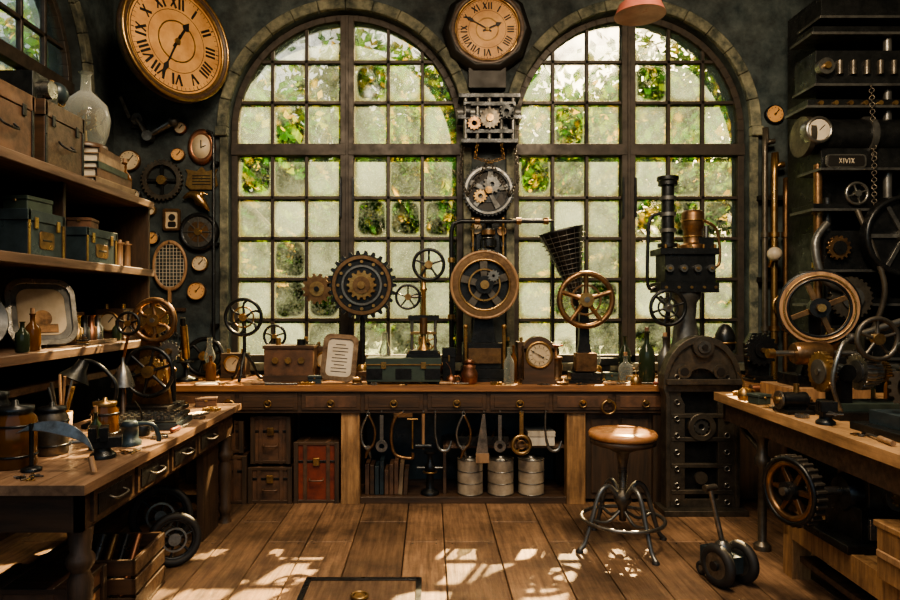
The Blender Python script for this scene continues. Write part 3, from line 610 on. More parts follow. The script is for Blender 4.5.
def nuts(name,x,y,z,n,R,seed):
    """loose pile of nuts, bolts and washers scattered on a surface, one mesh"""
    q=random.Random(seed); b=B(name,(x,y,z))
    for i in range(n):
        a=q.uniform(0,2*pi); r=R*math.sqrt(q.random()); px,py=r*math.cos(a),r*math.sin(a); m=q.choice((STEEL,BRASS,BRONZE,IRON,GUN)); k=q.randrange(3)
        if k==0: b.cyl((px,py,0),(px,py,.008),.010,m,n=6)
        elif k==1: b.annulus(.012,.006,0,.003,m,(px,py),14)
        else: t=q.uniform(0,6); b.cyl((px,py,.005),(px+.035*math.cos(t),py+.035*math.sin(t),.005),.0035,m,n=8); b.cyl((px-.006*math.cos(t),py-.006*math.sin(t),.006),(px,py,.006),.0065,m,n=6)
    b.fin(0)
valve_wheel('small_valve_wheel',-1.3,5.47,Z,.1,.34,IRON); coil('induction_coil',.06,5.40,Z,1.1); valve_wheel('iron_valve_wheel',.98,5.35,Z,.08,.22,IRON)
coil('wire_spool',-.55,4.91,Z,.5,BRASS); oil_can(.16,4.94,Z,.8,COPPER)
tinbox('tobacco_tin',-.88,4.99,Z,.1,.07,.06,BLUEM); tinbox('parts_tin',1.42,5.12,Z,.10,.09,.07,GREENM); oil_can(1.55,4.9,Z,.8,BRASS,2.5,'brass_oiler'); lamp_glass('spirit_lamp',1.35,5.27,Z,.75)
bottle('ink_bottle',(-.36,5.3,Z),.03,.12,DGLASS); tinbox('fuse_box',.15,5.2,Z,.1,.1,.26,IRON); meter('ammeter',2.35,5.45,Z,.16,.3); lamp_glass('paraffin_lamp',-.38,5.5,Z,1.); bottle('acid_bottle',(-1.05,5.5,Z),.06,.3,GREY,cap=BRASS); tinbox('cable_junction_box',-.64,5.5,Z,.16,.1,.3,IRON)
gear_stack('gear_stack',1.62,5.27,Z,.9)
nuts('bolts_and_washers',.86,4.885,Z,14,.035,2); nuts('loose_washers',1.14,4.90,Z,12,.04,3); nuts('brass_fittings',-.2,4.865,Z,8,.02,4); nuts('loose_rivets',-1.55,4.9,Z,12,.04,5)
lamp_glass('oil_lamp',-1.78,5.25,Z,.9); bottle('turpentine_bottle',(-.15,5.45,Z),.045,.24,AMBER,cap=WOODL); valve_wheel('brass_valve_wheel',-.02,5.53,Z,.08,.30,BRASS)
bottle('solvent_bottle',(.66,5.5,Z),.045,.3,DGLASS,cap=BRASS); gear_stack('escapement_gears',-1.28,5.34,Z,.6); bottle('clear_bottle',(1.3,5.5,Z),.045,.26,GLASS,cap=WOODL)
# ------------------------------------------------------------------ centre pier
b=B('wall_clock',(.49,BY,3.86)); b.F((0,0,0)); b.lathe([(.38,0),(.39,.04),(.37,.1),(.33,.13),(.29,.12),(.275,.08)],BLACK,n=10); b.lathe([(.3,.06),(.31,.13),(.28,.125),(.275,.08)],DARKW,n=48)
b.torus(.275,.012,BRASS,(0,0,.10),48); b.clock(.27,DIAL,.09,(2.2,50)); b.annulus(.1,.09,.091,.095,BRASS)
b.R(); b.b2((-.16,-.09,-.5),(.16,0,-.33),BLACK); b.fin(.002)
b=B('overhead_drive_gearbox',(.5,BY,2.86)); b.b2((-.17,-.1,-.0),(.17,0,.42),IRON)
for z,w in((.4,.26),(.33,.22),(.22,.27),(.1,.2),(.02,.24)): b.box((0,-.1,z),(w*2,.2,.035),IRON); 
for xx in(-.2,-.1,0,.1,.2): b.cyl((xx,-.17,.04),(xx,-.17,.4),.02,GREY); 
b.cyl((-.27,-.12,.27),(.27,-.12,.27),.055,GREY,n=24); b.cyl((-.2,-.12,.27),(-.16,-.12,.27),.1,IRON,n=24); b.cyl((.16,-.12,.27),(.2,-.12,.27),.1,IRON,n=24)
b.chain([(-.22,-.13,0),(-.25,-.13,-.3),(-.18,-.13,-.42),(0,-.15,-.13),(.18,-.13,-.42),(.25,-.13,-.3),(.22,-.13,0)],.016,GUN); b.chain([(-.1,-.18,0),(-.12,-.18,-.12),(0,-.18,-.16),(.12,-.18,-.12),(.1,-.18,0)],.013,BRASS,.022)
b.F((0,-.2,.2)); b.gear(.09,16,.012,0,.03,.03,GUN); b.disc(.03,-.02,.05,BRASS); b.gear(.06,12,.012,.0,.025,.02,IRON,(.14,.06)); b.gear(.06,12,.01,0,.025,.02,BRONZE,(-.13,-.04)); b.R(); b.fin(.002)
b=B('wall_gear_clock',(.5,BY,2.48)); b.F((0,0,0)); b.disc(.1,0,.08,IRON); b.gear(.225,40,.012,.06,.1,.17,IRON); b.annulus(.205,.185,.1,.11,STEEL); b.disc(.17,.05,.07,BLACK); b.spokes(5,.03,.18,.03,.05,.07,.09,GREY,ph=.2)
b.gear(.08,12,.015,.09,.11,.02,GREY,(.03,.05)); b.gear(.06,12,.012,.09,.105,.02,BRASS,(-.07,-.05)); b.disc(.03,.07,.13,BRASS); b.fin(.001)
b=B('wall_shaft_coupling',(.5,BY,1.9)); b.cyl((0,-.08,-.1),(0,-.08,.32),.03,IRON); b.cyl((0,-.08,.1),(0,-.08,.16),.07,IRON); b.cyl((0,-.08,.2),(0,-.08,.24),.06,BRONZE); b.b2((-.08,-.06,.02),(.08,0,.08),IRON); b.b2((-.1,-.03,-.05),(.1,0,.3),IRON)
for i in range(10): b.torus(.05,.008,STEEL,(0,-.08,-.08+i*.036),16,6)
for sg in(-1,1): b.cyl((sg*.13,-.05,-.15),(sg*.13,-.05,.33),.012,BRASS); b.sphere((sg*.13,-.05,.34),.02,BRASS); b.b2((sg*.13-.02,-.06,.1),(sg*.13+.02,0,.14),IRON)
b.fin(.002)
def wall_gauge(name,x,z,r,m=DIAL2,rim=BRASS,y=BY,n=(0,-1,0)):
    b=B(name,(x,y,z)); b.F((0,0,0),n); b.lathe([(r*1.12,0),(r*1.15,.03),(r*1.05,.05),(r,.04)],rim,n=28); b.disc(r,.02,.041,m); b.box((r*.2,r*.2,.044),(.007,r*.9,.004),BLACK,(0,0,-.7)); b.disc(r*.12,.04,.05,BRASS)
    for i in range(9):
        a=-.6+i*(pi+1.2)/8; b.disc(r*.05,.04,.044,BLACK,(r*.8*math.cos(a),r*.8*math.sin(a)),8)
    b.fin(0)
wall_gauge('pier_pressure_gauge',.4,2.16,.045); wall_gauge('pier_thermometer_dial',.62,2.14,.04,DIAL,IRON)
# ------------------------------------------------------------------ left end of back wall
b=B('large_wall_clock',(-2.06,BY-.42,3.61)); b.R(); b.cyl((-.1,.42,0),(-.03,.04,0),.10,DARKW)
b.F((0,0,0),(.80,-.60,0)); b.T=b.T@Matrix.Scale(.97,4); b.lathe([(.36,-.1),(.46,-.06),(.49,0),(.49,.05),(.47,.085),(.44,.07),(.425,.04)],DARKW,n=56); b.torus(.435,.016,BRASS,(0,0,.055),56); b.torus(.475,.014,BRASS,(0,0,.075),56)
b.clock(.425,DIAL,.045,(1.0,34)); b.annulus(.17,.16,.046,.05,BRASS); b.fin(.002)
b=B('oval_wall_clock',(-1.98,BY,2.87)); b.F((0,0,0)); b.lathe([(.12,0),(.12,.02),(.1,.04),(.08,.03)],COPPER,n=32,sy=1.3); b.lathe([(.08,.02),(.08,.032),(.001,.033)],DIAL2,n=32,sy=1.3); b.box((0,.02,.035),(.008,.07,.004),BLACK); b.box((.02,0,.035),(.05,.007,.004),BLACK,(0,0,.4)); b.fin(0)
b=B('brass_wall_plaque',(-1.98,BY,2.6)); b.F((0,0,0)); b.prism([(-.14,-.06),(-.1,-.1),(.1,-.1),(.14,-.06),(.12,.04),(.14,.08),(.04,.06),(0,.1),(-.04,.06),(-.14,.08),(-.12,.04)],0,.02,BRASS)
for i in range(4): b.box((0,.02-i*.025,.022),(.16,.008,.005),BLACK)
b.fin()
b=B('brass_bird_ornament',(-2.0,BY,2.4)); b.F((0,0,0)); b.disc(.04,0,.03,BRONZE); b.tube([(-.13,.02,.05),(-.06,.05,.06),(0,.03,.06),(.05,-.03,.06),(.1,-.09,.05)],[.004,.03,.045,.035,.006],BRASS,10,5); b.sphere((.03,.05,.06),.03,BRASS); b.tube([(.05,.06,.06),(.09,.05,.06)],[.012,.002],BRASS,6); b.fin(0)
b=B('wall_pressure_dial',(-2.0,BY,2.13)); b.F((0,0,0)); b.lathe([(.17,0),(.17,.03),(.15,.05),(.13,.04)],IRON,n=40); b.annulus(.13,.09,.02,.045,STEEL); b.disc(.09,.02,.044,BRONZE); b.spokes(8,.03,.13,.01,.01,.044,.052,STEEL); b.disc(.03,.03,.06,BRASS); b.fin(.001)
b=B('snowshoe_racket',(-2.25,BY,1.82)); b.F((0,0,.0)); b.torus(.14,.013,WOODL,(0,.02,.03),40,8,1,1.45)
for i in range(-4,5):
    x=i*.03; h=1.45*math.sqrt(max(0,.0185-x*x)); b.box((x,.02,.03),(.004,2*h,.004),PAPER)
for i in range(-6,7):
    y=i*.03; h=math.sqrt(max(0,.0185-(y/1.45)**2)); b.box((0,.02+y,.033),(2*h,.004,.004),PAPER)
b.box((0,-.24,.03),(.025,.12,.025),WOODL); b.cyl((0,.22,0),(0,.22,.05),.008,STEEL); b.fin(0)
b=B('wall_ring_gear',(-2.32,BY,2.58)); b.F((0,0,.0)); b.gear(.18,30,.014,0,.04,.13,GUN); b.spokes(4,.02,.14,.02,.03,.01,.03,IRON); b.disc(.04,0,.05,BRASS); b.fin(.001)
b=B('articulated_wall_arm',(-2.42,BY,3.0)); b.F((0,0,0)); b.box((-.12,.1,.02),(.08,.14,.04),IRON); b.disc(.05,.03,.07,GREY,(-.1,.1)); b.tube([(-.1,.1,.06),(0,-.05,.07)],[.022,.03],STEEL,10); b.disc(.045,.03,.1,STEEL,(0,-.05)); b.tube([(0,-.05,.07),(.2,.06,.08)],[.025,.03],STEEL,10); b.sphere((.22,.07,.08),.045,GREY); b.box((-.2,.2,.05),(.03,.2,.04),STEEL,(0,0,.4)); b.fin(.001)
b=B('wall_hand_wheel',(-2.42,BY,1.32)); b.F((0,0,.08)); b.wheel(.13,.012,BRONZE,5); b.cyl((0,0,-.08),(0,0,0),.015,STEEL); b.fin(0)
b=B('wall_pipe_left',(-1.86,BY-.06,.91)); b.tube([(0,0,0),(0,0,2.02),(-.02,0,2.07),(-.06,0,2.09)],.014,IRON,8)
for z in(.4,1.1,1.8): b.b2((-.03,-.0,z),(.03,.055,z+.03),IRON)
b.fin(0)
wall_gauge('wall_barometer',-1.99,1.86,.06); wall_gauge('steam_gauge',-2.55,2.2,.07,DIAL,IRON); wall_gauge('altimeter_dial',-2.6,2.75,.08,DIAL2,BRONZE); wall_gauge('vacuum_gauge',-2.02,1.62,.07,DIAL,BRONZE); wall_gauge('wall_compass',-2.52,1.9,.055); wall_gauge('voltmeter_dial',-2.56,2.45,.05,DIAL2,IRON)
wall_gauge('hygrometer_dial',-2.18,2.80,.05,DIAL,BRONZE); wall_gauge('tiny_wall_gauge',-2.42,2.32,.04,DIAL2,BRASS); wall_gauge('draught_gauge',-2.40,2.08,.05,DIAL,IRON); wall_gauge('wall_thermometer_dial',-2.16,3.03,.045,DIAL2,COPPER)
b=B('wall_key_rack',(-2.1,BY,1.47)) if False else None
b=B('hanging_wrenches',(-2.27,BY,1.40)); b.F((0,0,0)); b.box((0,.06,.01),(.3,.03,.02),DARKW)
for i in range(6): b.box((-.12+i*.048,-.03-.01*i,.03),(.014,.15,.008),random.choice((STEEL,BRONZE))); b.annulus(.02,.01,.026,.036,STEEL,(-.12+i*.048,-.115-.01*i),16); b.cyl((-.12+i*.048,.05,.01),(-.12+i*.048,.05,.04),.004,STEEL,n=6)
b.fin(.001)
b=B('photo_frame',(-2.24,BY,2.24)); b.F((0,0,0)); b.ringp(rr(.15,.19,.02),rr(.11,.15,.015),0,.025,BRONZE); b.prism(rr(.11,.15,.015),.0,.01,DIAL2); b.disc(.03,.01,.012,BLACK,(0,.02)); b.prism(rr(.07,.05,.015,cy=-.04),.01,.012,BLACK); b.fin(.001)
wall_gauge('ship_clock',LX,3.0,.11,DIAL2,BRASS,y=5.35,n=(1,0,0)); 
b=B('wall_cog',(LX,5.35,2.6)); b.F((0,0,0),(1,0,0)); b.gear(.16,20,.02,0,.03,.08,BRONZE); b.spokes(4,.02,.09,.02,.02,.005,.025,BRONZE); b.disc(.04,0,.05,BRASS); b.fin(.001)
# ------------------------------------------------------------------ left shelf unit
S0=2.7; S1=4.83; SX=-2.06
b=B('wall_shelf_unit')
for z in(1.25,1.76,2.26): b.b2((LX,S0,z-.035),(SX,S1,z),SHELFW); b.b2((SX-.005,S0,z-.05),(SX+.012,S1,z+.002),SHELFW)
b.b2((LX,S1-.03,1.0),(SX-.02,S1,2.26),DARKWV); b.b2((LX,S0,1.0),(SX-.02,S0+.03,2.26),DARKWV); b.b2((LX,S0,1.0),(LX+.02,S1,2.26),DARKWV)
b.b2((LX,3.83,1.76),(SX-.1,3.86,2.23),DARKWV); b.b2((LX+.02,S0,1.02),(SX-.1,S1-.03,1.06),DARKW)
b.b2((LX,S1-.03,1.0),(LX+.1,S1,0),DARKWV); b.b2((LX,S0,1.0),(LX+.1,S0+.03,0),DARKWV)
b.fin(.004)
def wbox(name,loc,d,m,rz=0,trim=BRASS,lab=True):
    b=B(name,loc,rz); X,Y,H=d; b.b2((-X/2,-Y/2,0),(X/2,Y/2,H*.75),m); b.b2((-X/2-.006,-Y/2-.006,H*.76),(X/2+.006,Y/2+.006,H),m)
    for yy in(-Y*.3,Y*.3): b.box((X/2+.006,yy,H*.72),(.01,.03,.06),trim)
    for yy in(-Y/2+.012,Y/2-.012): b.box((X/2,yy,H/2),(.012,.02,H*.98),trim)
    b.F((X/2,0,H*.36),(1,0,0)); 
    if lab: b.prism(rr(Y*.4,H*.4,.02),0,.005,BRONZE); b.box((0,0,.006),(Y*.25,.01,.003),BLACK)
    else: b.tube([(-.06,.03,0),(-.055,0,.03),(.055,0,.03),(.06,.03,0)],.007,IRON,6,3)
    b.R(); b.fin()
TZ=2.264
wbox('wooden_toolbox',(-2.27,3.74,TZ),(.34,.40,.36),DARKW,lab=False,trim=IRON); wbox('leather_toolbox',(-2.27,3.22,TZ),(.34,.45,.34),BROWNL,lab=False,trim=IRON)
b=B('camera_box',(-2.24,3.62,TZ+.362)); b.b2((-.1,-.12,0),(.1,.12,.14),IRON); b.cyl((.1,0,.07),(.14,0,.07),.05,STEEL); b.fin()
b=B('brass_globe',(-2.2,3.83,TZ+.362)); b.lathe([(.05,0),(.05,.01),(.012,.02),(.012,.05)],BRASS,n=16); b.sphere((0,0,.12),.065,BLUEM); b.torus(.075,.006,BRASS,(0,0,.12),28,6,ax=(1,0,.3)); b.fin(0)
b=B('old_books',(-2.25,4.32,TZ)); z=0
for i in range(5):
    h=.045+.014*(i%2); m=(BOOK,BROWNL,GREENM,BOOK,BROWNL)[i]; X,Y=.34-.02*i,.50-.04*i; t=.007; r3=(0,0,.03*(i-1))
    b.box((0,0,z+t/2),(X,Y,t),m,r3); b.box((0,0,z+h-t/2),(X,Y,t),m,r3); b.box((-.01,0,z+h/2),(X-.03,Y-.02,h-2*t),PAPER,r3); b.box((X/2-.004,0,z+h/2),(.008,Y,h),m,r3); z+=h
b.fin(.001); bz=z
b=B('glass_bell_jar',(-2.25,4.25,TZ+bz+.001)); b.lathe([(.13,0),(.13,.02),(.11,.03)],DARKW); b.lathe([(.11,.03),(.135,.1),(.15,.2),(.13,.29),(.07,.35),(.035,.38),(.03,.48),(.045,.5)],GLASS,n=28); b.F((0,-.0,.19)); b.gear(.07,16,.008,-.01,.01,.04,BRASS); b.spokes(4,0,.05,.01,.01,-.005,.005,BRASS); b.R(); b.cyl((0,0,.03),(0,0,.15),.008,BRASS); b.fin(0)
bottle('shelf_flask',(-2.2,4.68,TZ),.05,.26,AMBER,cap=WOODL); tinbox('cigar_tin',-2.4,4.71,TZ,.18,.16,.14,BLUEM)
MZ=1.764
wbox('enamel_cash_box',(-2.24,4.12,MZ),(.32,.38,.21),BLUEM); wbox('radio_box',(-2.26,3.56,MZ),(.32,.34,.24),BLUEM,lab=True,trim=BRASS)
b=B('leather_camera_case',(-2.3,3.1,MZ)); b.b2((-.12,-.12,0),(.12,.12,.2),BROWNL); b.tube([(.0,-.12,.15),(0,-.1,.26),(0,.1,.26),(0,.12,.15)],.01,BROWNL,6,5); b.fin(.01)
tinbox('label_tin',-2.2,4.12,MZ+.212,.14,.16,.07,BROWNL,.2); tinbox('seed_tin',-2.2,3.56,MZ+.242,.14,.2,.08,GREENM,-.1)
b=B('thread_spools',(-2.2,4.57,MZ))
for i in range(12):
    x=-.14+(i%3)*.07; y=-.19+(i//3)*.115; h=.12+.03*((i*7)%3); b.lathe([(.03,0),(.03,.01),(.022,.015),(.022,h-.015),(.03,h-.01),(.03,h),(.012,h),(.012,h+.02)],(WOODL,BRASS,WOODL)[i%3],(x,y,0),14)
b.fin(0)
LZ=1.254
b=B('painted_tray',(-2.24,3.78,LZ)); b.T=frame((0,0,.01),(.75,-.6,.25)); 
b.prism(rr(.36,.38,.09,cy=.20),-.01,.005,GREY); b.ringp(rr(.38,.40,.1,cy=.20),rr(.32,.34,.08,cy=.20),-.005,.02,STEEL); b.prism(rr(.26,.28,.07,cy=.20),.005,.009,DIAL2); b.disc(.05,.009,.014,BRONZE,(.0,.16)); b.box((0,.1,.012),(.16,.05,.006),BRONZE); b.R(); b.fin(.002)
b=B('enamel_plate',(-2.3,3.25,LZ)); b.F((0,0,.17),(.8,-.5,.25)); b.lathe([(.05,0),(.1,.005),(.16,.03),(.165,.032),(.16,.025),(.05,-.004)],GREY,n=36); b.R(); b.fin(0)
b=B('brass_spool_rack',(-2.22,4.22,LZ)); b.b2((-.1,-.18,0),(.1,.18,.02),DARKW)
for i in range(4): b.lathe([(.035,.02),(.035,.1),(.02,.11),(.02,.17),(.03,.18)],(BRASS,IRON,COPPER,STEEL)[i],(0,-.13+i*.085,0),16)
b.fin(0)
meter('pocket_meter',-2.25,4.64,LZ,.2,.22); bottle('shelf_ink_bottle',(-2.15,4.46,LZ),.03,.14,DGLASS); tinbox('shelf_parts_tin',-2.45,4.3,LZ,.16,.3,.2,BROWNL)
bottle('medicine_bottle',(-2.14,3.5,LZ),.04,.2,AMBER,cap=WOODL); bottle('blue_bottle',(-2.12,3.38,LZ),.035,.16,DGLASS); bottle('syrup_bottle',(-2.45,4.0,LZ),.05,.3,DGLASS,cap=WOODL); gear_stack('shelf_gears',-2.12,3.97,LZ,.5)
# ------------------------------------------------------------------ left desk
b=B('left_workbench',(0,0,0)); X0,X1,Y0,Y1,H=-2.1,-1.34,2.52,4.62,.8
b.b2((X0,Y0,H-.04),(X1,Y1,H),TABW); b.b2((X0+.03,Y0+.05,H-.2),(X1-.04,Y0+.08,H-.04),DARKW); b.b2((X0+.03,Y1-.08,H-.2),(X1-.04,Y1-.05,H-.04),DARKW)
for i in(1,2,3): b.b2((X0+i*.19-.0015,Y0,H),(X0+i*.19+.0015,Y1,H+.0006),DARKW)
b.b2((X1-.07,Y0+.05,H-.2),(X1-.04,Y1-.05,H-.04),DARKW); b.b2((X0+.03,Y0+.05,H-.2),(X0+.06,Y1-.05,H-.04),DARKW)
y=Y0+.12
while y<Y1-.4:
    b.b2((X1-.04,y,H-.18),(X1-.025,y+.36,H-.055),DARKW); b.b2((X1-.025,y+.03,H-.16),(X1-.02,y+.33,H-.075),IRON)
    b.tube([(X1-.02,y+.12,H-.11),(X1+.01,y+.13,H-.12),(X1+.01,y+.23,H-.12),(X1-.02,y+.24,H-.11)],.006,GUN,6,3)
    y+=.40
prof=[(.045,0),(.03,.03),(.035,.06),(.05,.1),(.035,.13),(.045,.3),(.05,.38),(.035,.42),(.055,.45),(.055,.48),(.04,.5),(.05,.6)]
for xx in(X0+.08,X1-.08):
    for yy in(Y0+.12,Y1-.12): b.lathe(prof,DARKWV,(xx,yy,0),16)
b.b2((X0+.06,Y0+.1,.14),(X0+.1,Y1-.1,.18),DARKW); b.b2((X0+.05,Y1-.14,.14),(X1-.08,Y1-.1,.18),DARKW); b.b2((X1-.14,Y1-.5,0),(X1-.1,Y1-.2,.6),DARKWV)
b.fin(.004)
DZ=.801
def jar(name,x,y,r,h,m,lid=IRON,z=DZ):
    b=B(name,(x,y,z)); b.lathe([(r*.95,0),(r,.01),(r,h*.8),(r*.8,h*.88),(r*.8,h*.92)],m,n=28); b.lathe([(r*.86,h*.9),(r*.88,h*.93),(r*.88,h),(r*.2,h*1.02),(r*.15,h*1.1),(.001,h*1.12)],lid,n=28); b.torus(r,.006,IRON,(0,0,h*.2),28,6); b.torus(r,.006,IRON,(0,0,h*.7),28,6); b.fin(0)
jar('storage_jar',-1.80,2.82,.085,.26,AMBER); jar('iron_canister',-2.0,2.98,.07,.3,IRON); jar('bronze_canister',-1.78,3.06,.07,.22,GUN,IRON); jar('amber_jar',-1.68,3.36,.065,.2,AMBER,BRASS)
b=B('crescent_blade',(-1.48,2.70,DZ)); b.F((0,0,0),(.1,-1,.35))
P=[];n=14
for i in range(n+1): a=.35+(pi*.62)*i/n; P.append((-.12+.2*math.cos(a),.02+.2*math.sin(a)))
for i in range(n+1): a=.35+(pi*.62)*(n-i)/n; q=.2-.055*math.sin(pi*(n-i)/n); P.append((-.12+q*math.cos(a),.02+q*math.sin(a)))
b.prism(P,-.006,.006,STEEL); b.R(); b.cyl((.07,.0,.07),(.09,-.01,.008),.012,WOODL); b.cyl((-.2,.04,0),(-.2,.04,.2),.009,IRON); b.lathe([(.04,0),(.04,.012),(.02,.02)],IRON,(-.2,.04,0),20); b.fin(.001)
b=B('iron_weight',(-1.5,3.25,DZ)); b.lathe([(.055,0),(.055,.02),(.04,.03),(.04,.09),(.05,.1),(.03,.12)],BLUEM); b.tube([(0,0,.1),(.1,.02,.1),(.13,.03,.04),(.13,.03,.012)],.012,BLUEM,8,4); b.fin(0)
b=B('typewriter_keyboard',(-1.62,3.78,DZ),.1); b.b2((-.19,-.16,0),(.19,.16,.035),BLUEM); b.box((0,.0,.045),(.36,.3,.02),IRON,(.08,0,0))
for i in range(4):
    for j in range(9): b.cyl((-.15+j*.037,-.1+i*.06,.05),(-.15+j*.037,-.1+i*.06,.068),.012,STEEL,n=10)
b.fin(.001)
b=B('quill_holder',(-1.93,3.4,DZ)); b.lathe([(.05,0),(.055,.14),(.05,.14),(.045,.02)],WOODL)
for i in range(7): a=i*1.1; b.cyl((0,0,.03),(.06*math.cos(a),.06*math.sin(a),.27+.03*(i%3)),.007,random.choice((WOODL,STEEL,BRASS)),n=8)
b.fin(0)
b=B('black_desk_lamp',(-1.92,3.72,DZ)); b.lathe([(.07,0),(.07,.015),(.03,.03)],IRON); b.tube([(0,0,.02),(.1,0,.12),(.12,0,.25),(.02,0,.36),(-.06,0,.38)],.012,IRON,8,6); b.lathe([(.03,0),(.04,.05),(.08,.11),(.085,.12)],IRON,(-.06,0,.38),20,(-.3,-.3,-.8)); b.fin(0)
b=B('wheel_spinning_engine',(-1.83,4.28,DZ)); base(b,.36,.34,.05)
b.F((0,0,0)); b.prism([(-.13,.05),(.13,.05),(.09,.3),(.05,.5),(.05,.62),(-.05,.62),(-.08,.3)],-.02,.02,BRONZE)
b.F((.04,-.06,.6)); b.wheel(.15,.018,BRONZE,6,hub=.04,hm=BRASS,curve=.3); b.disc(.09,-.015,.0,BRASS)
b.F((.02,-.1,.27)); b.wheel(.17,.014,IRON,6,hub=.04,hm=BRASS); b.gear(.1,20,.01,-.03,-.01,.05,BRASS)
b.F((-.12,-.08,.58)); b.wheel(.08,.01,IRON,5,hub=.02,hm=BRASS)
b.F((.14,-.06,.4)); b.gear(.07,14,.012,-.01,.012,.02,STEEL); b.disc(.02,-.02,.04,BRASS); b.R()
b.cyl((.04,.06,.6),(.04,-.1,.6),.015,STEEL); b.cyl((.02,.05,.27),(.02,-.12,.27),.015,STEEL); b.box((-.02,-.02,.57),(.25,.03,.03),IRON); b.box((.1,-.0,.4),(.14,.03,.03),IRON)
b.tube([(-.15,-.05,.05),(-.17,-.05,.3),(-.12,-.08,.5)],.01,COPPER,8,4)
for i in range(5): b.cyl((-.14+i*.06,.1,.05),(-.14+i*.06,.1,.2+.05*(i%3)),.018,(BRASS,IRON,GREY)[i%3],n=12); b.sphere((-.14+i*.06,.1,.21+.05*(i%3)),.022,BRASS,12)
b.fin(.001)
b=B('brass_bell',(-1.88,3.98,DZ)); b.lathe([(.06,0),(.06,.02),(.015,.04),(.012,.2)],DARKW); b.lathe([(.07,.2),(.062,.23),(.045,.28),(.03,.32),(.01,.34),(.01,.38)],STEEL,n=24); b.fin(0)
small_gear(-1.45,4.32,DZ,.06,BRASS,'brass_cog'); small_gear(-1.42,3.42,DZ,.04,STEEL,'steel_cog'); rod_bundle('steel_rods',-1.5,4.1,DZ,1.2,.2); tinbox('pencil_tin',-1.55,4.5,DZ,.14,.08,.06,BROWNL,.3)
jar('ink_jar',-2.0,3.92,.04,.12,DGLASS); oil_can(-1.55,3.5,DZ,.9,IRON,1.,'iron_oiler'); vise('small_vise',-1.5,2.98,DZ,.8,.4); coil('copper_coil',-1.92,3.2,DZ,.7); bottle('desk_bottle',(-1.62,3.15,DZ),.035,.18,DGLASS,cap=WOODL)
gear_stack('cog_stack',-1.74,3.53,DZ,.75); screwdriver(-1.41,3.54,DZ,1.5,RED,'desk_screwdriver'); bottle('lacquer_bottle',(-2.0,2.74,DZ),.05,.26,DGLASS,cap=WOODL)
nuts('desk_screws',-1.42,3.08,DZ,14,.04,8); nuts('desk_washers',-1.62,2.62,DZ,16,.05,9); nuts('watch_parts',-1.42,4.0,DZ,12,.035,10)
def floor_wheel(name,x,y,R,rz,lean=.15,m=IRON):
    b=B(name,(x,y,0),rz); b.T=Matrix.Rotation(-lean,4,'X')@frame((0,0,R+.003),(0,-1,0)); b.torus(R-.022,.022,RUBBER,n=40,k=10); b.wheel(R-.03,.012,m,6,hub=.035,hm=STEEL); b.annulus(R*.45,R*.38,-.01,.02,STEEL); b.fin(0)
floor_wheel('cart_wheel',-1.66,4.0,.19,.25); floor_wheel('spoked_wheel',-1.46,3.72,.15,.5)
b=B('slatted_crate',(-1.62,3.3,0),.05); b.b2((-.2,-.2,.0),(.2,.2,.02),DARKW)
for z in(.02,.11,.2):
    for sg in(-1,1): b.box((sg*.19,0,z+.04),(.02,.4,.075),DARKW); b.box((0,sg*.19,z+.04),(.4,.02,.075),DARKW)
for i in range(4): b.cyl((-.1+i*.06,-.1,.02),(-.08+i*.06,.1,.3),.018,(STEEL,BRASS,IRON,COPPER)[i])
b.fin(.003)
trunk('tool_chest',(-1.74,2.92,0),(.4,.26,.28),BROWNL)
# ------------------------------------------------------------------ stool
b=B('swivel_stool',(1.2,4.05,0))
b.lathe([(.19,.67),(.208,.68),(.21,.70),(.2,.715),(.12,.722),(.001,.72)],SEATW,n=40); b.lathe([(.17,.63),(.2,.64),(.2,.671),(.01,.671)],DARKW,n=40)
b.lathe([(.12,.635),(.1,.61),(.04,.58),(.03,.52),(.024,.49),(.024,.34),(.05,.33),(.055,.28),(.03,.25),(.02,.16),(.001,.15)],GUN,n=24)
for i in range(11): b.torus(.024,.004,GUN,(0,0,.36+i*.014),16,5)
for i in range(4):
    a=.35+i*pi/2; c,s_=math.cos(a),math.sin(a)
    b.tube([(c*.03,s_*.03,.3),(c*.1,s_*.1,.38),(c*.17,s_*.17,.34),(c*.22,s_*.22,.2),(c*.27,s_*.27,.06),(c*.31,s_*.31,.012)],[.018,.016,.015,.015,.013,.016],GREY,8,5)
    b.tube([(c*.02,s_*.02,.22),(c*.12,s_*.12,.16),(c*.235,s_*.235,.19)],.01,GREY,6,4); b.lathe([(.022,0),(.022,.01),(.01,.02)],RUBBER,(c*.31,s_*.31,0),12)
b.torus(.25,.012,STEEL,(0,0,.17),48,8); b.fin(0)
# ------------------------------------------------------------------ perforated cast stand
b=B('cast_machine_stand',(1.96,4.72,0)); b.F((0,0,0))
def shp(w1,w2,zb,zm,hh): return [(-w1,zb),(w1,zb),(w1,zm-.06),(w2,zm)]+[(w2*math.cos(pi*i/14),zm+hh*math.sin(pi*i/14)**.9) for i in range(1,14)]+[(-w2,zm),(-w1,zm-.06)]
b.ringp(shp(.245,.27,0,.9,.36),shp(.12,.15,.1,.84,.2),-.03,.03,GUN); b.ringp(shp(.265,.285,0,.9,.38),shp(.235,.255,.03,.89,.34),-.055,.055,GUN)
b.prism(shp(.14,.17,.08,.86,.22),-.012,.0,IRON)
for z in(.15,.34,.53,.70): b.box((0,z,0),(.44,.03,.07),GUN)
b.box((0,.9,0),(.55,.05,.1),GUN); b.disc(.075,-.07,.07,GUN,(0,1.2)); b.disc(.045,-.08,.085,STEEL,(0,1.2)); b.disc(.02,.08,.1,BLACK,(0,1.2))
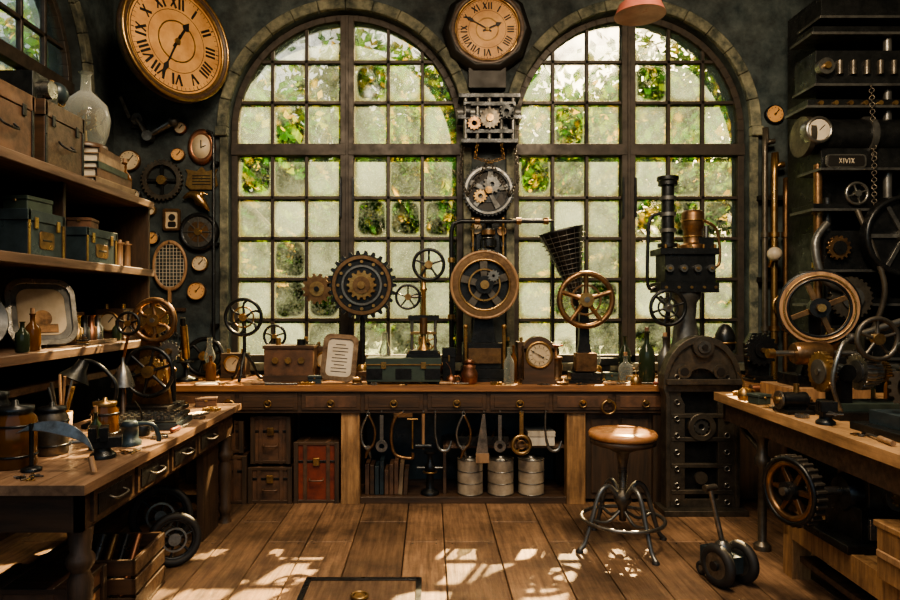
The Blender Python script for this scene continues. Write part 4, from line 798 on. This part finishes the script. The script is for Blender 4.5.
for sg in(-1,1):
    for z in(.08,.2,.32,.44,.56,.68,.8,.98): b.disc(.014,.02,.036,BLACK,(sg*.18,z),12); b.annulus(.022,.014,.03,.045,STEEL,(sg*.18,z),12)
    b.disc(.05,.03,.05,GUN,(sg*.13,1.02)); b.disc(.03,.05,.056,BLACK,(sg*.13,1.02))
b.annulus(.1,.06,-.02,.045,GUN,(0,.62)); b.gear(.06,12,.01,-.01,.03,.02,STEEL,(0,.62)); b.disc(.045,-.01,.03,GUN,(0,.25))
b.R(); b.b2((-.3,-.12,0),(.3,.1,.04),GUN); b.b2((-.27,-.09,.93),(.27,-.055,.97),GUN); b.fin(.003)
# ------------------------------------------------------------------ right table
b=B('right_workbench',(0,0,0))
b.T=Matrix.Translation((1.76,0,0))@Matrix.Rotation(-.045,4,'Z')
b.b2((0,2.1,.845),(1.25,4.5,.9),TABR); b.b2((.04,2.15,.72),(.08,4.44,.845),DARKW); b.b2((1.15,2.15,.72),(1.19,4.44,.845),DARKW); b.b2((.04,4.4,.72),(1.19,4.44,.845),DARKW); b.b2((.04,2.15,.72),(1.19,2.19,.845),DARKW)
for i in range(1,5): b.b2((i*.25-.002,2.1,.9),(i*.25+.002,4.5,.9008),DARKW)
for xx in(.1,1.12):
    for yy in(4.0,2.3): b.lathe([(.05,0),(.05,.03),(.025,.05),(.025,.5),(.045,.52),(.045,.56),(.03,.58),(.03,.66),(.055,.7),(.055,.72)],GUN if xx<1 else IRON,(xx,yy,0),16)
b.tube([(.1,4.0,.6),(.1,4.2,.66),(.1,4.35,.73)],.018,GUN,8,4)
b.b2((.1,2.15,.3),(1.15,3.6,.335),TABR); b.b2((.06,2.12,.22),(.12,3.66,.34),POSTW); b.b2((.06,3.6,.22),(1.15,3.66,.34),POSTW)
b.b2((.06,3.56,0),(.16,3.66,.22),POSTW); b.b2((1.05,3.56,0),(1.15,3.66,.22),POSTW); b.b2((.5,3.58,0),(.58,3.64,.22),POSTW); b.b2((.06,2.15,0),(.14,2.25,.22),POSTW)
b.b2((.1,2.15,.1),(1.1,3.56,.13),DARKW)
b.fin(.004)
RZ=.902
b=B('flywheel_engine',(2.44,4.15,RZ)); b.b2((-.24,-.2,0),(.24,.18,.09),WOODL); b.T=Matrix.Translation((0,0,.05)); base(b,.36,.28,.11); b.R()
b.F((0,0,0)); b.prism([(-.1,.14),(.1,.14),(.04,.3),(.04,.6),(-.04,.6),(-.04,.3)],-.03,.03,IRON)
b.F((-.02,-.1,.58),(-.25,-.95,0)); b.annulus(.225,.175,-.02,.02,WOODL); b.torus(.225,.014,IRON,(0,0,0),48); b.torus(.177,.009,IRON,(0,0,.016),48); b.torus(.2,.006,BRASS,(0,0,.022),48); b.spokes(4,.03,.185,.035,.03,-.01,.01,BRONZE,ph=.4); b.disc(.06,-.03,.04,IRON); b.disc(.025,-.05,.07,BRASS); b.R()
b.cyl((0,.06,.57),(0,-.14,.57),.02,STEEL)
b.lathe([(.06,0),(.07,.02),(.07,.2),(.06,.22)],BRONZE,(-.2,-.14,.3),20,(1,0,0)); b.cyl((-.34,-.14,.3),(.28,-.14,.3),.018,STEEL); b.cyl((.16,-.14,.3),(.2,-.14,.3),.1,IRON,n=24)
b.cyl((-.36,-.14,.3),(-.32,-.14,.3),.03,BRASS); b.b2((-.1,-.19,.14),(.1,-.08,.28),IRON)
b.lathe([(.05,.16),(.04,.2),(.04,.34),(.06,.36),(.03,.42),(.015,.45)],BRASS,(.16,.06,0)); b.fin(.002)
b=B('belt_shaft_lathe',(2.42,3.5,RZ)); b.b2((-.30,-.14,0),(.45,.14,.04),IRON); b.b2((-.28,-.1,.04),(.43,.1,.08),GREENM)
for xx in(-.22,.12,.36): b.b2((xx-.03,-.07,.08),(xx+.03,.07,.24),IRON); b.cyl((xx,-.08,.24),(xx,.08,.24),.045,IRON,n=20)
b.cyl((-.34,0,.24),(.44,0,.24),.018,STEEL)
for xx,r,w in((-.31,.11,.03),(-.27,.07,.03),(-.1,.1,.05),(-.04,.075,.04),(.02,.055,.03),(.24,.12,.03),(.29,.08,.04)): b.T=frame((xx,0,.24),(-1,0,0)); b.gear(r,22,.008,-w/2,w/2,.015,(BRONZE,STEEL,BRASS)[int(r*100)%3]); b.disc(r*.6,-w/2-.008,w/2+.008,GREY)
b.R(); b.tube([(-.28,-.12,.04),(-.34,-.14,.2),(-.28,-.12,.38),(-.18,-.05,.42)],.012,STEEL,8,4); b.sphere((-.18,-.05,.42),.03,BLACK)
b.F((-.08,-.1,.42)); b.wheel(.12,.014,GUN,5,hub=.03,hm=BRASS); b.R(); b.cyl((-.08,-.12,.42),(-.08,.0,.42),.014,STEEL); b.b2((-.1,-.03,.24),(-.06,.03,.44),IRON); b.cyl((-.1,0,.44),(.15,0,.52),.02,STEEL); b.fin(.001)
b=B('gear_cutting_machine',(2.3,2.98,RZ)); b.b2((-.26,-.18,0),(.3,.18,.035),IRON); b.b2((-.2,-.13,.035),(.26,.13,.1),BLUEM); b.b2((-.05,-.1,.1),(.15,.1,.3),IRON); 
b.F((-.1,-.06,.22),(-.8,-.6,0)); b.gear(.12,20,.014,-.015,.015,.08,GUN); b.spokes(5,.02,.085,.02,.02,-.01,.01,STEEL); b.disc(.04,-.02,.05,STEEL); b.disc(.08,-.04,-.02,BRONZE)
b.F((.1,-.13,.18)); b.wheel(.1,.014,GUN,5,hub=.03,hm=STEEL); b.F((.02,-.12,.33)); b.gear(.07,16,.01,-.02,.02,.02,BRONZE); b.disc(.03,-.03,.04,BRASS); b.R()
b.cyl((-.18,-.1,.22),(.2,.1,.26),.016,STEEL); b.cyl((0,0,.3),(0,0,.42),.03,GREY); b.cyl((-.12,0,.4),(.18,0,.4),.022,STEEL); b.sphere((-.12,0,.4),.035,IRON); b.b2((.12,-.15,.1),(.24,-.02,.24),STEEL); b.fin(.001)
b=B('small_bench_engine',(2.02,3.62,RZ)) ; b.b2((-.07,-.08,0),(.08,.08,.02),IRON); b.cyl((-.06,0,.07),(.07,0,.07),.045,IRON,n=20); b.T=frame((-.07,0,.07),(-1,0,0)); b.disc(.05,0,.012,STEEL); b.disc(.02,.012,.03,BRASS); b.R(); b.b2((-.04,-.03,.02),(.06,.03,.05),IRON); b.cyl((.02,0,.1),(.02,0,.16),.015,BRASS); b.fin(.001)
small_gear(2.08,4.34,RZ,.055,BRASS,'bronze_cog'); small_gear(1.98,3.46,RZ,.035,STEEL,'pinion_cog'); rod_bundle('brass_rods',2.18,3.86,RZ,.2,.18)
b=B('chisel',(1.96,2.75,RZ),1.4); b.cyl((0,0,.012),(.11,0,.012),.012,WOODL); b.b2((.11,-.008,.009),(.22,.008,.014),STEEL); b.fin(0)
oil_can(2.0,4.14,RZ,.8,BRASS,0,'table_oiler'); vise('table_vise',1.99,3.27,RZ,.65,1.4)
tinbox('nail_tin',2.0,3.95,RZ,.09,.09,.06,GREENM,.3); coil('magnet_coil',2.2,4.40,RZ,.5); gear_stack('pinion_stack',2.16,3.72,RZ,.6)
bottle('cutting_oil_bottle',(2.72,3.82,RZ),.045,.22,AMBER,cap=WOODL); valve_wheel('table_valve_wheel',2.88,3.86,RZ,.12,.36,GUN)
bottle('lubricant_bottle',(2.82,4.2,RZ),.05,.26,DGLASS); meter('tachometer_box',2.82,3.12,RZ,.2,.26,-.3)
nuts('table_bolts',1.99,3.78,RZ,14,.035,11); nuts('table_washers',1.98,2.99,RZ,10,.03,12); nuts('spare_nuts',2.12,2.66,RZ,22,.08,13); lamp_glass('table_lamp_chimney',2.9,4.36,RZ,.9)
# large wall machine
b=B('industrial_press_column',(3.14,4.98,0)); b.b2((-.32,-.3,0),(.44,.42,.12),IRON); b.b2((-.18,0,.12),(.4,.4,3.85),IRON)
for z,dz,w in((3.62,.14,.30),(3.5,.06,.36),(3.12,.26,.34),(2.96,.06,.40),(2.5,.2,.3),(2.2,.05,.36),(1.75,.3,.28),(1.5,.05,.34),(1.1,.25,.3)):
    b.b2((-w+.05,-.18,z),(w+.05,.1,z+dz),IRON); b.b2((-w+.03,-.2,z-.008),(w+.07,.1,z+.012),GREY)
b.cyl((-.32,-.1,2.76),(.42,-.1,2.76),.13,IRON,n=28); b.cyl((-.36,-.1,2.76),(-.32,-.1,2.76),.15,GUN,n=28); b.cyl((.1,-.1,2.76),(.14,-.1,2.76),.15,GREY,n=28)
for i in range(6): b.cyl((-.22+i*.1,-.19,3.2),(-.22+i*.1,-.19,3.3),.022,GUN,n=10); b.cyl((-.26+i*.11,-.18,2.99),(-.26+i*.11,-.2,2.99),.018,BRASS,n=8)
b.F((-.24,-.18,3.25)); b.disc(.06,0,.05,STEEL); b.disc(.025,.05,.07,BRASS)
b.F((-.08,-.19,2.56)); b.prism(rr(.3,.1,.03),0,.012,STEEL); b.prism(rr(.27,.08,.02),.012,.016,BLACK); b.glyphs('XIVIX',.04,.006,.016,.02,CREAM)
b.F((-.3,-.22,2.78)); b.lathe([(.1,-.06),(.1,.02),(.085,.03),(.075,.015)],STEEL,n=28); b.disc(.076,0,.02,CREAM); b.box((.02,.015,.022),(.006,.06,.003),BLACK,(0,0,-.8))
b.F((.30,-.25,2.0)); b.annulus(.3,.25,-.03,.03,IRON); b.disc(.25,-.02,.01,IRON); b.torus(.28,.02,IRON,(0,0,.03),48); b.spokes(6,.04,.26,.03,.03,.01,.025,GREY); b.disc(.06,-.05,.06,STEEL)
b.F((-.05,-.2,1.55)); b.gear(.16,24,.015,-.02,.02,.08,GUN); b.disc(.08,-.02,.04,GREY); b.F((.0,-.2,2.32)); b.wheel(.09,.012,STEEL,4,hub=.025); b.F((-.14,-.2,1.92)); b.gear(.09,14,.014,0,.02,.04,BRONZE); b.disc(.05,0,.03,IRON); b.R()
for xx,z0,z1,m in((-.24,1.2,2.55,BRONZE),(-.17,1.1,2.3,IRON),(.28,2.3,3.5,GREY)): b.cyl((xx,-.12,z0),(xx,-.12,z1),.03,m)
b.tube([(-.1,-.22,1.6),(-.28,-.25,1.7),(-.32,-.22,1.95),(-.22,-.2,2.1)],.028,GREY,10,6); b.tube([(.1,-.22,1.3),(.15,-.28,1.6),(.08,-.26,1.9),(.0,-.2,2.2)],.02,GUN,10,6)
for z in(1.4,1.8,2.2): b.cyl((-.24,-.12,z-.02),(-.24,-.12,z+.02),.042,BRASS)
b.chain([(.1,-.21,3.1),(.12,-.21,2.6),(.12,-.21,2.2)],.016,GUN); b.fin(.003)
b=B('copper_pipe_bank',(2.88,BY-.10,0))
for i,(x_,m,h,r) in enumerate(((-.02,GUN,2.9,.022),(.06,BRASS,2.7,.026),(.16,BRONZE,2.5,.024))):
    b.tube([(x_,0,0),(x_,0,h-.1),(x_+.02,0,h-.02),(x_+.08,0,h)],r,m,10,4)
    for z in(.5,1.3,2.1): b.cyl((x_,0,z-.02),(x_,0,z+.02),r*1.5,m)
for z in(.8,1.7,2.4): b.b2((-.06,.02,z),(.24,.095,z+.04),IRON)
b.sphere((.02,-.08,1.93),.06,CREAM); b.cyl((.02,-.08,1.93),(.02,0,1.83),.02,BRASS)
b.F((.1,-.06,1.5)); b.wheel(.09,.01,BRASS,5); b.R(); b.cyl((.1,0,1.5),(.1,-.07,1.5),.012,STEEL); b.fin(0)
b=B('bell_motor_housing',(2.36,5.2,Z)); b.lathe([(.08,0),(.08,.03),(.05,.05),(.05,.22),(.075,.26),(.075,.36),(.05,.42),(.02,.45)],IRON,n=24); b.torus(.075,.008,BRASS,(0,0,.3)); b.fin(0)
wall_gauge('wall_manometer',3.25,3.0,.1,DIAL2,BRASS); wall_gauge('boiler_gauge',2.98,3.15,.07,DIAL,IRON)
# ------------------------------------------------------------------ lower right machinery
SZ=.337
b=B('bench_grinder',(2.06,3.2,SZ)); b.b2((-.12,-.18,0),(.3,.2,.04),IRON); b.b2((-.03,-.14,.04),(.24,.14,.2),IRON); b.lathe([(.08,0),(.1,.03),(.1,.28),(.08,.31)],IRON,(-.04,0,.24),24,(1,0,0)); b.cyl((-.30,0,.25),(.3,0,.25),.02,STEEL)
b.F((-.27,0,.25),(-.97,-.26,0)); b.gear(.175,30,.014,-.03,.03,.13,GUN); b.torus(.135,.018,BRONZE,(0,0,.02),40); b.torus(.155,.012,IRON,(0,0,.03),40); b.spokes(6,.02,.14,.03,.02,-.012,.014,BRONZE); b.disc(.045,-.03,.05,IRON); b.disc(.02,.05,.07,STEEL); b.R(); b.b2((.0,-.16,.06),(.2,-.14,.16),STEEL)
b.b2((.02,-.12,.16),(.28,.12,.36),GUN); b.F((.15,-.12,.26)); b.disc(.07,0,.03,STEEL); b.gear(.05,12,.01,.03,.045,.01,BRASS); b.R(); b.cyl((.15,0,.36),(.15,0,.42),.03,STEEL); b.fin(.002)
b=B('cast_iron_gearbox',(2.56,2.85,SZ)); b.b2((-.18,-.2,0),(.2,.2,.26),GREY); b.b2((-.2,-.22,.0),(.22,.22,.03),IRON); b.b2((-.2,-.22,.26),(.22,.22,.29),IRON); b.F((0,-.2,.14)); b.disc(.11,0,.04,IRON); b.gear(.09,16,.012,.04,.06,.03,STEEL); b.R(); b.fin(.003)
b=B('pine_box',(2.02,2.62,SZ)); b.b2((-.11,-.16,0),(.12,.16,.22),POSTW); b.b2((-.12,-.17,.22),(.13,.17,.245),POSTW)
for sg in(-1,1): b.box((sg*.115,0,.11),(.012,.3,.03),WOODL)
b.cyl((0,0,.245),(0,0,.33),.05,CREAM); b.fin(.003)
b=B('blueprint_rolls',(2.2,3.2,.132))
for i in range(4): b.cyl((-.1+i*.07,-.25,.03),(-.1+i*.07,.2,.03),.028,(PAPER,BLUEM,PAPER,CREAM)[i],n=16)
b.fin(0)
b=B('wheeled_floor_jack',(1.6,3.52,0),.35)
for sg in(-1,1):
    b.T=frame((sg*.08,-.03,.112),(sg,0,0)); b.torus(.085,.027,RUBBER,n=32,k=10); b.disc(.07,-.02,.02,STEEL); b.disc(.025,-.03,.035,BLACK)
b.R(); b.cyl((-.1,-.03,.112),(.1,-.03,.112),.015,STEEL); b.b2((-.045,-.08,.07),(.045,.14,.16),BLUEM); b.lathe([(.045,.16),(.04,.2),(.02,.22)],STEEL,(0,.02,0)); b.cyl((0,.02,.2),(-.05,.06,.5),.014,STEEL); b.cyl((-.09,.06,.5),(-.01,.06,.5),.018,GUN)
for sg in(-1,1): b.T=frame((sg*.05,.12,.04),(1,0,0)); b.torus(.025,.014,RUBBER,n=20); b.disc(.02,-.01,.01,STEEL)
b.R(); b.fin(.001)
b=B('floor_hatch',(-.36,3.2,.001)); b.b2((-.3,-.34,0),(.3,.34,.004),FLOORW)
for x_ in(-.3,.3): b.box((x_,0,.006),(.03,.71,.012),IRON)
for y_ in(-.34,0,.34): b.box((0,y_,.006),(.6,.03,.012),IRON)
b.cyl((0,.12,.004),(0,.12,.016),.03,BRASS); b.torus(.04,.007,BRASS,(0,.12,.016)); b.fin(.001)
b=B('pendant_lamp',(1.42,4.4,3.46)); b.lathe([(.17,0),(.165,.01),(.14,.07),(.06,.13),(.03,.15),(.03,.2),(.01,.22)],LAMPR,n=40); b.lathe([(.165,.002),(.135,.065),(.05,.12)],LAMPR,n=40); b.sphere((0,0,.04),.04,CREAM); b.cyl((0,0,.2),(0,0,1.14),.006,BLACK,n=8); b.fin(0)
# ------------------------------------------------------------------ light
w=bpy.data.worlds.new('world'); bpy.context.scene.world=w; w.use_nodes=True; nt=w.node_tree
sky=nt.nodes.new('ShaderNodeTexSky'); sky.sky_type='NISHITA'; sky.sun_disc=False; sky.sun_elevation=math.radians(24); sky.sun_rotation=math.radians(25); sky.air_density=1.3; sky.dust_density=6
bg=nt.nodes['Background']; bg.inputs[1].default_value=.26; nt.links.new(sky.outputs[0],bg.inputs[0])
sl=bpy.data.lights.new('sun','SUN'); sl.energy=76; sl.color=(1,.69,.35); sl.angle=math.radians(.6)
so=bpy.data.objects.new('sun',sl); bpy.context.collection.objects.link(so); so.rotation_euler=Vector((-.32,-.8,-.85)).to_track_quat('-Z','Y').to_euler()
def area(n,loc,tgt,e,col,size):
    l=bpy.data.lights.new(n,'AREA'); l.energy=e; l.color=col; l.size=size; o=bpy.data.objects.new(n,l); bpy.context.collection.objects.link(o); o.location=loc
    o.rotation_euler=(Vector(tgt)-Vector(loc)).to_track_quat('-Z','Y').to_euler()
area('warm_fill',(.2,1.5,4.2),(.2,4.4,.9),100,(1,.79,.56),1.4)  # added warm fill over the room, not a real fixture
area('warm_fill',(-.9,3.0,4.1),(-2.3,4.2,1.4),68,(1,.75,.48),.5)  # added fill to brighten the left shelf side, no lamp there
area('warm_fill',(1.5,2.6,4.1),(2.9,4.2,1.4),115,(1,.75,.48),.5)  # added fill to brighten the right machines, no lamp there
cam=bpy.data.cameras.new('camera'); cam.sensor_width=36; cam.lens=26; cam.shift_x=.0222; cam.shift_y=.0056; cam.clip_start=.05
co=bpy.data.objects.new('camera',cam); bpy.context.collection.objects.link(co); co.location=(0,0,1.5); co.rotation_euler=(pi/2,0,0); bpy.context.scene.camera=co
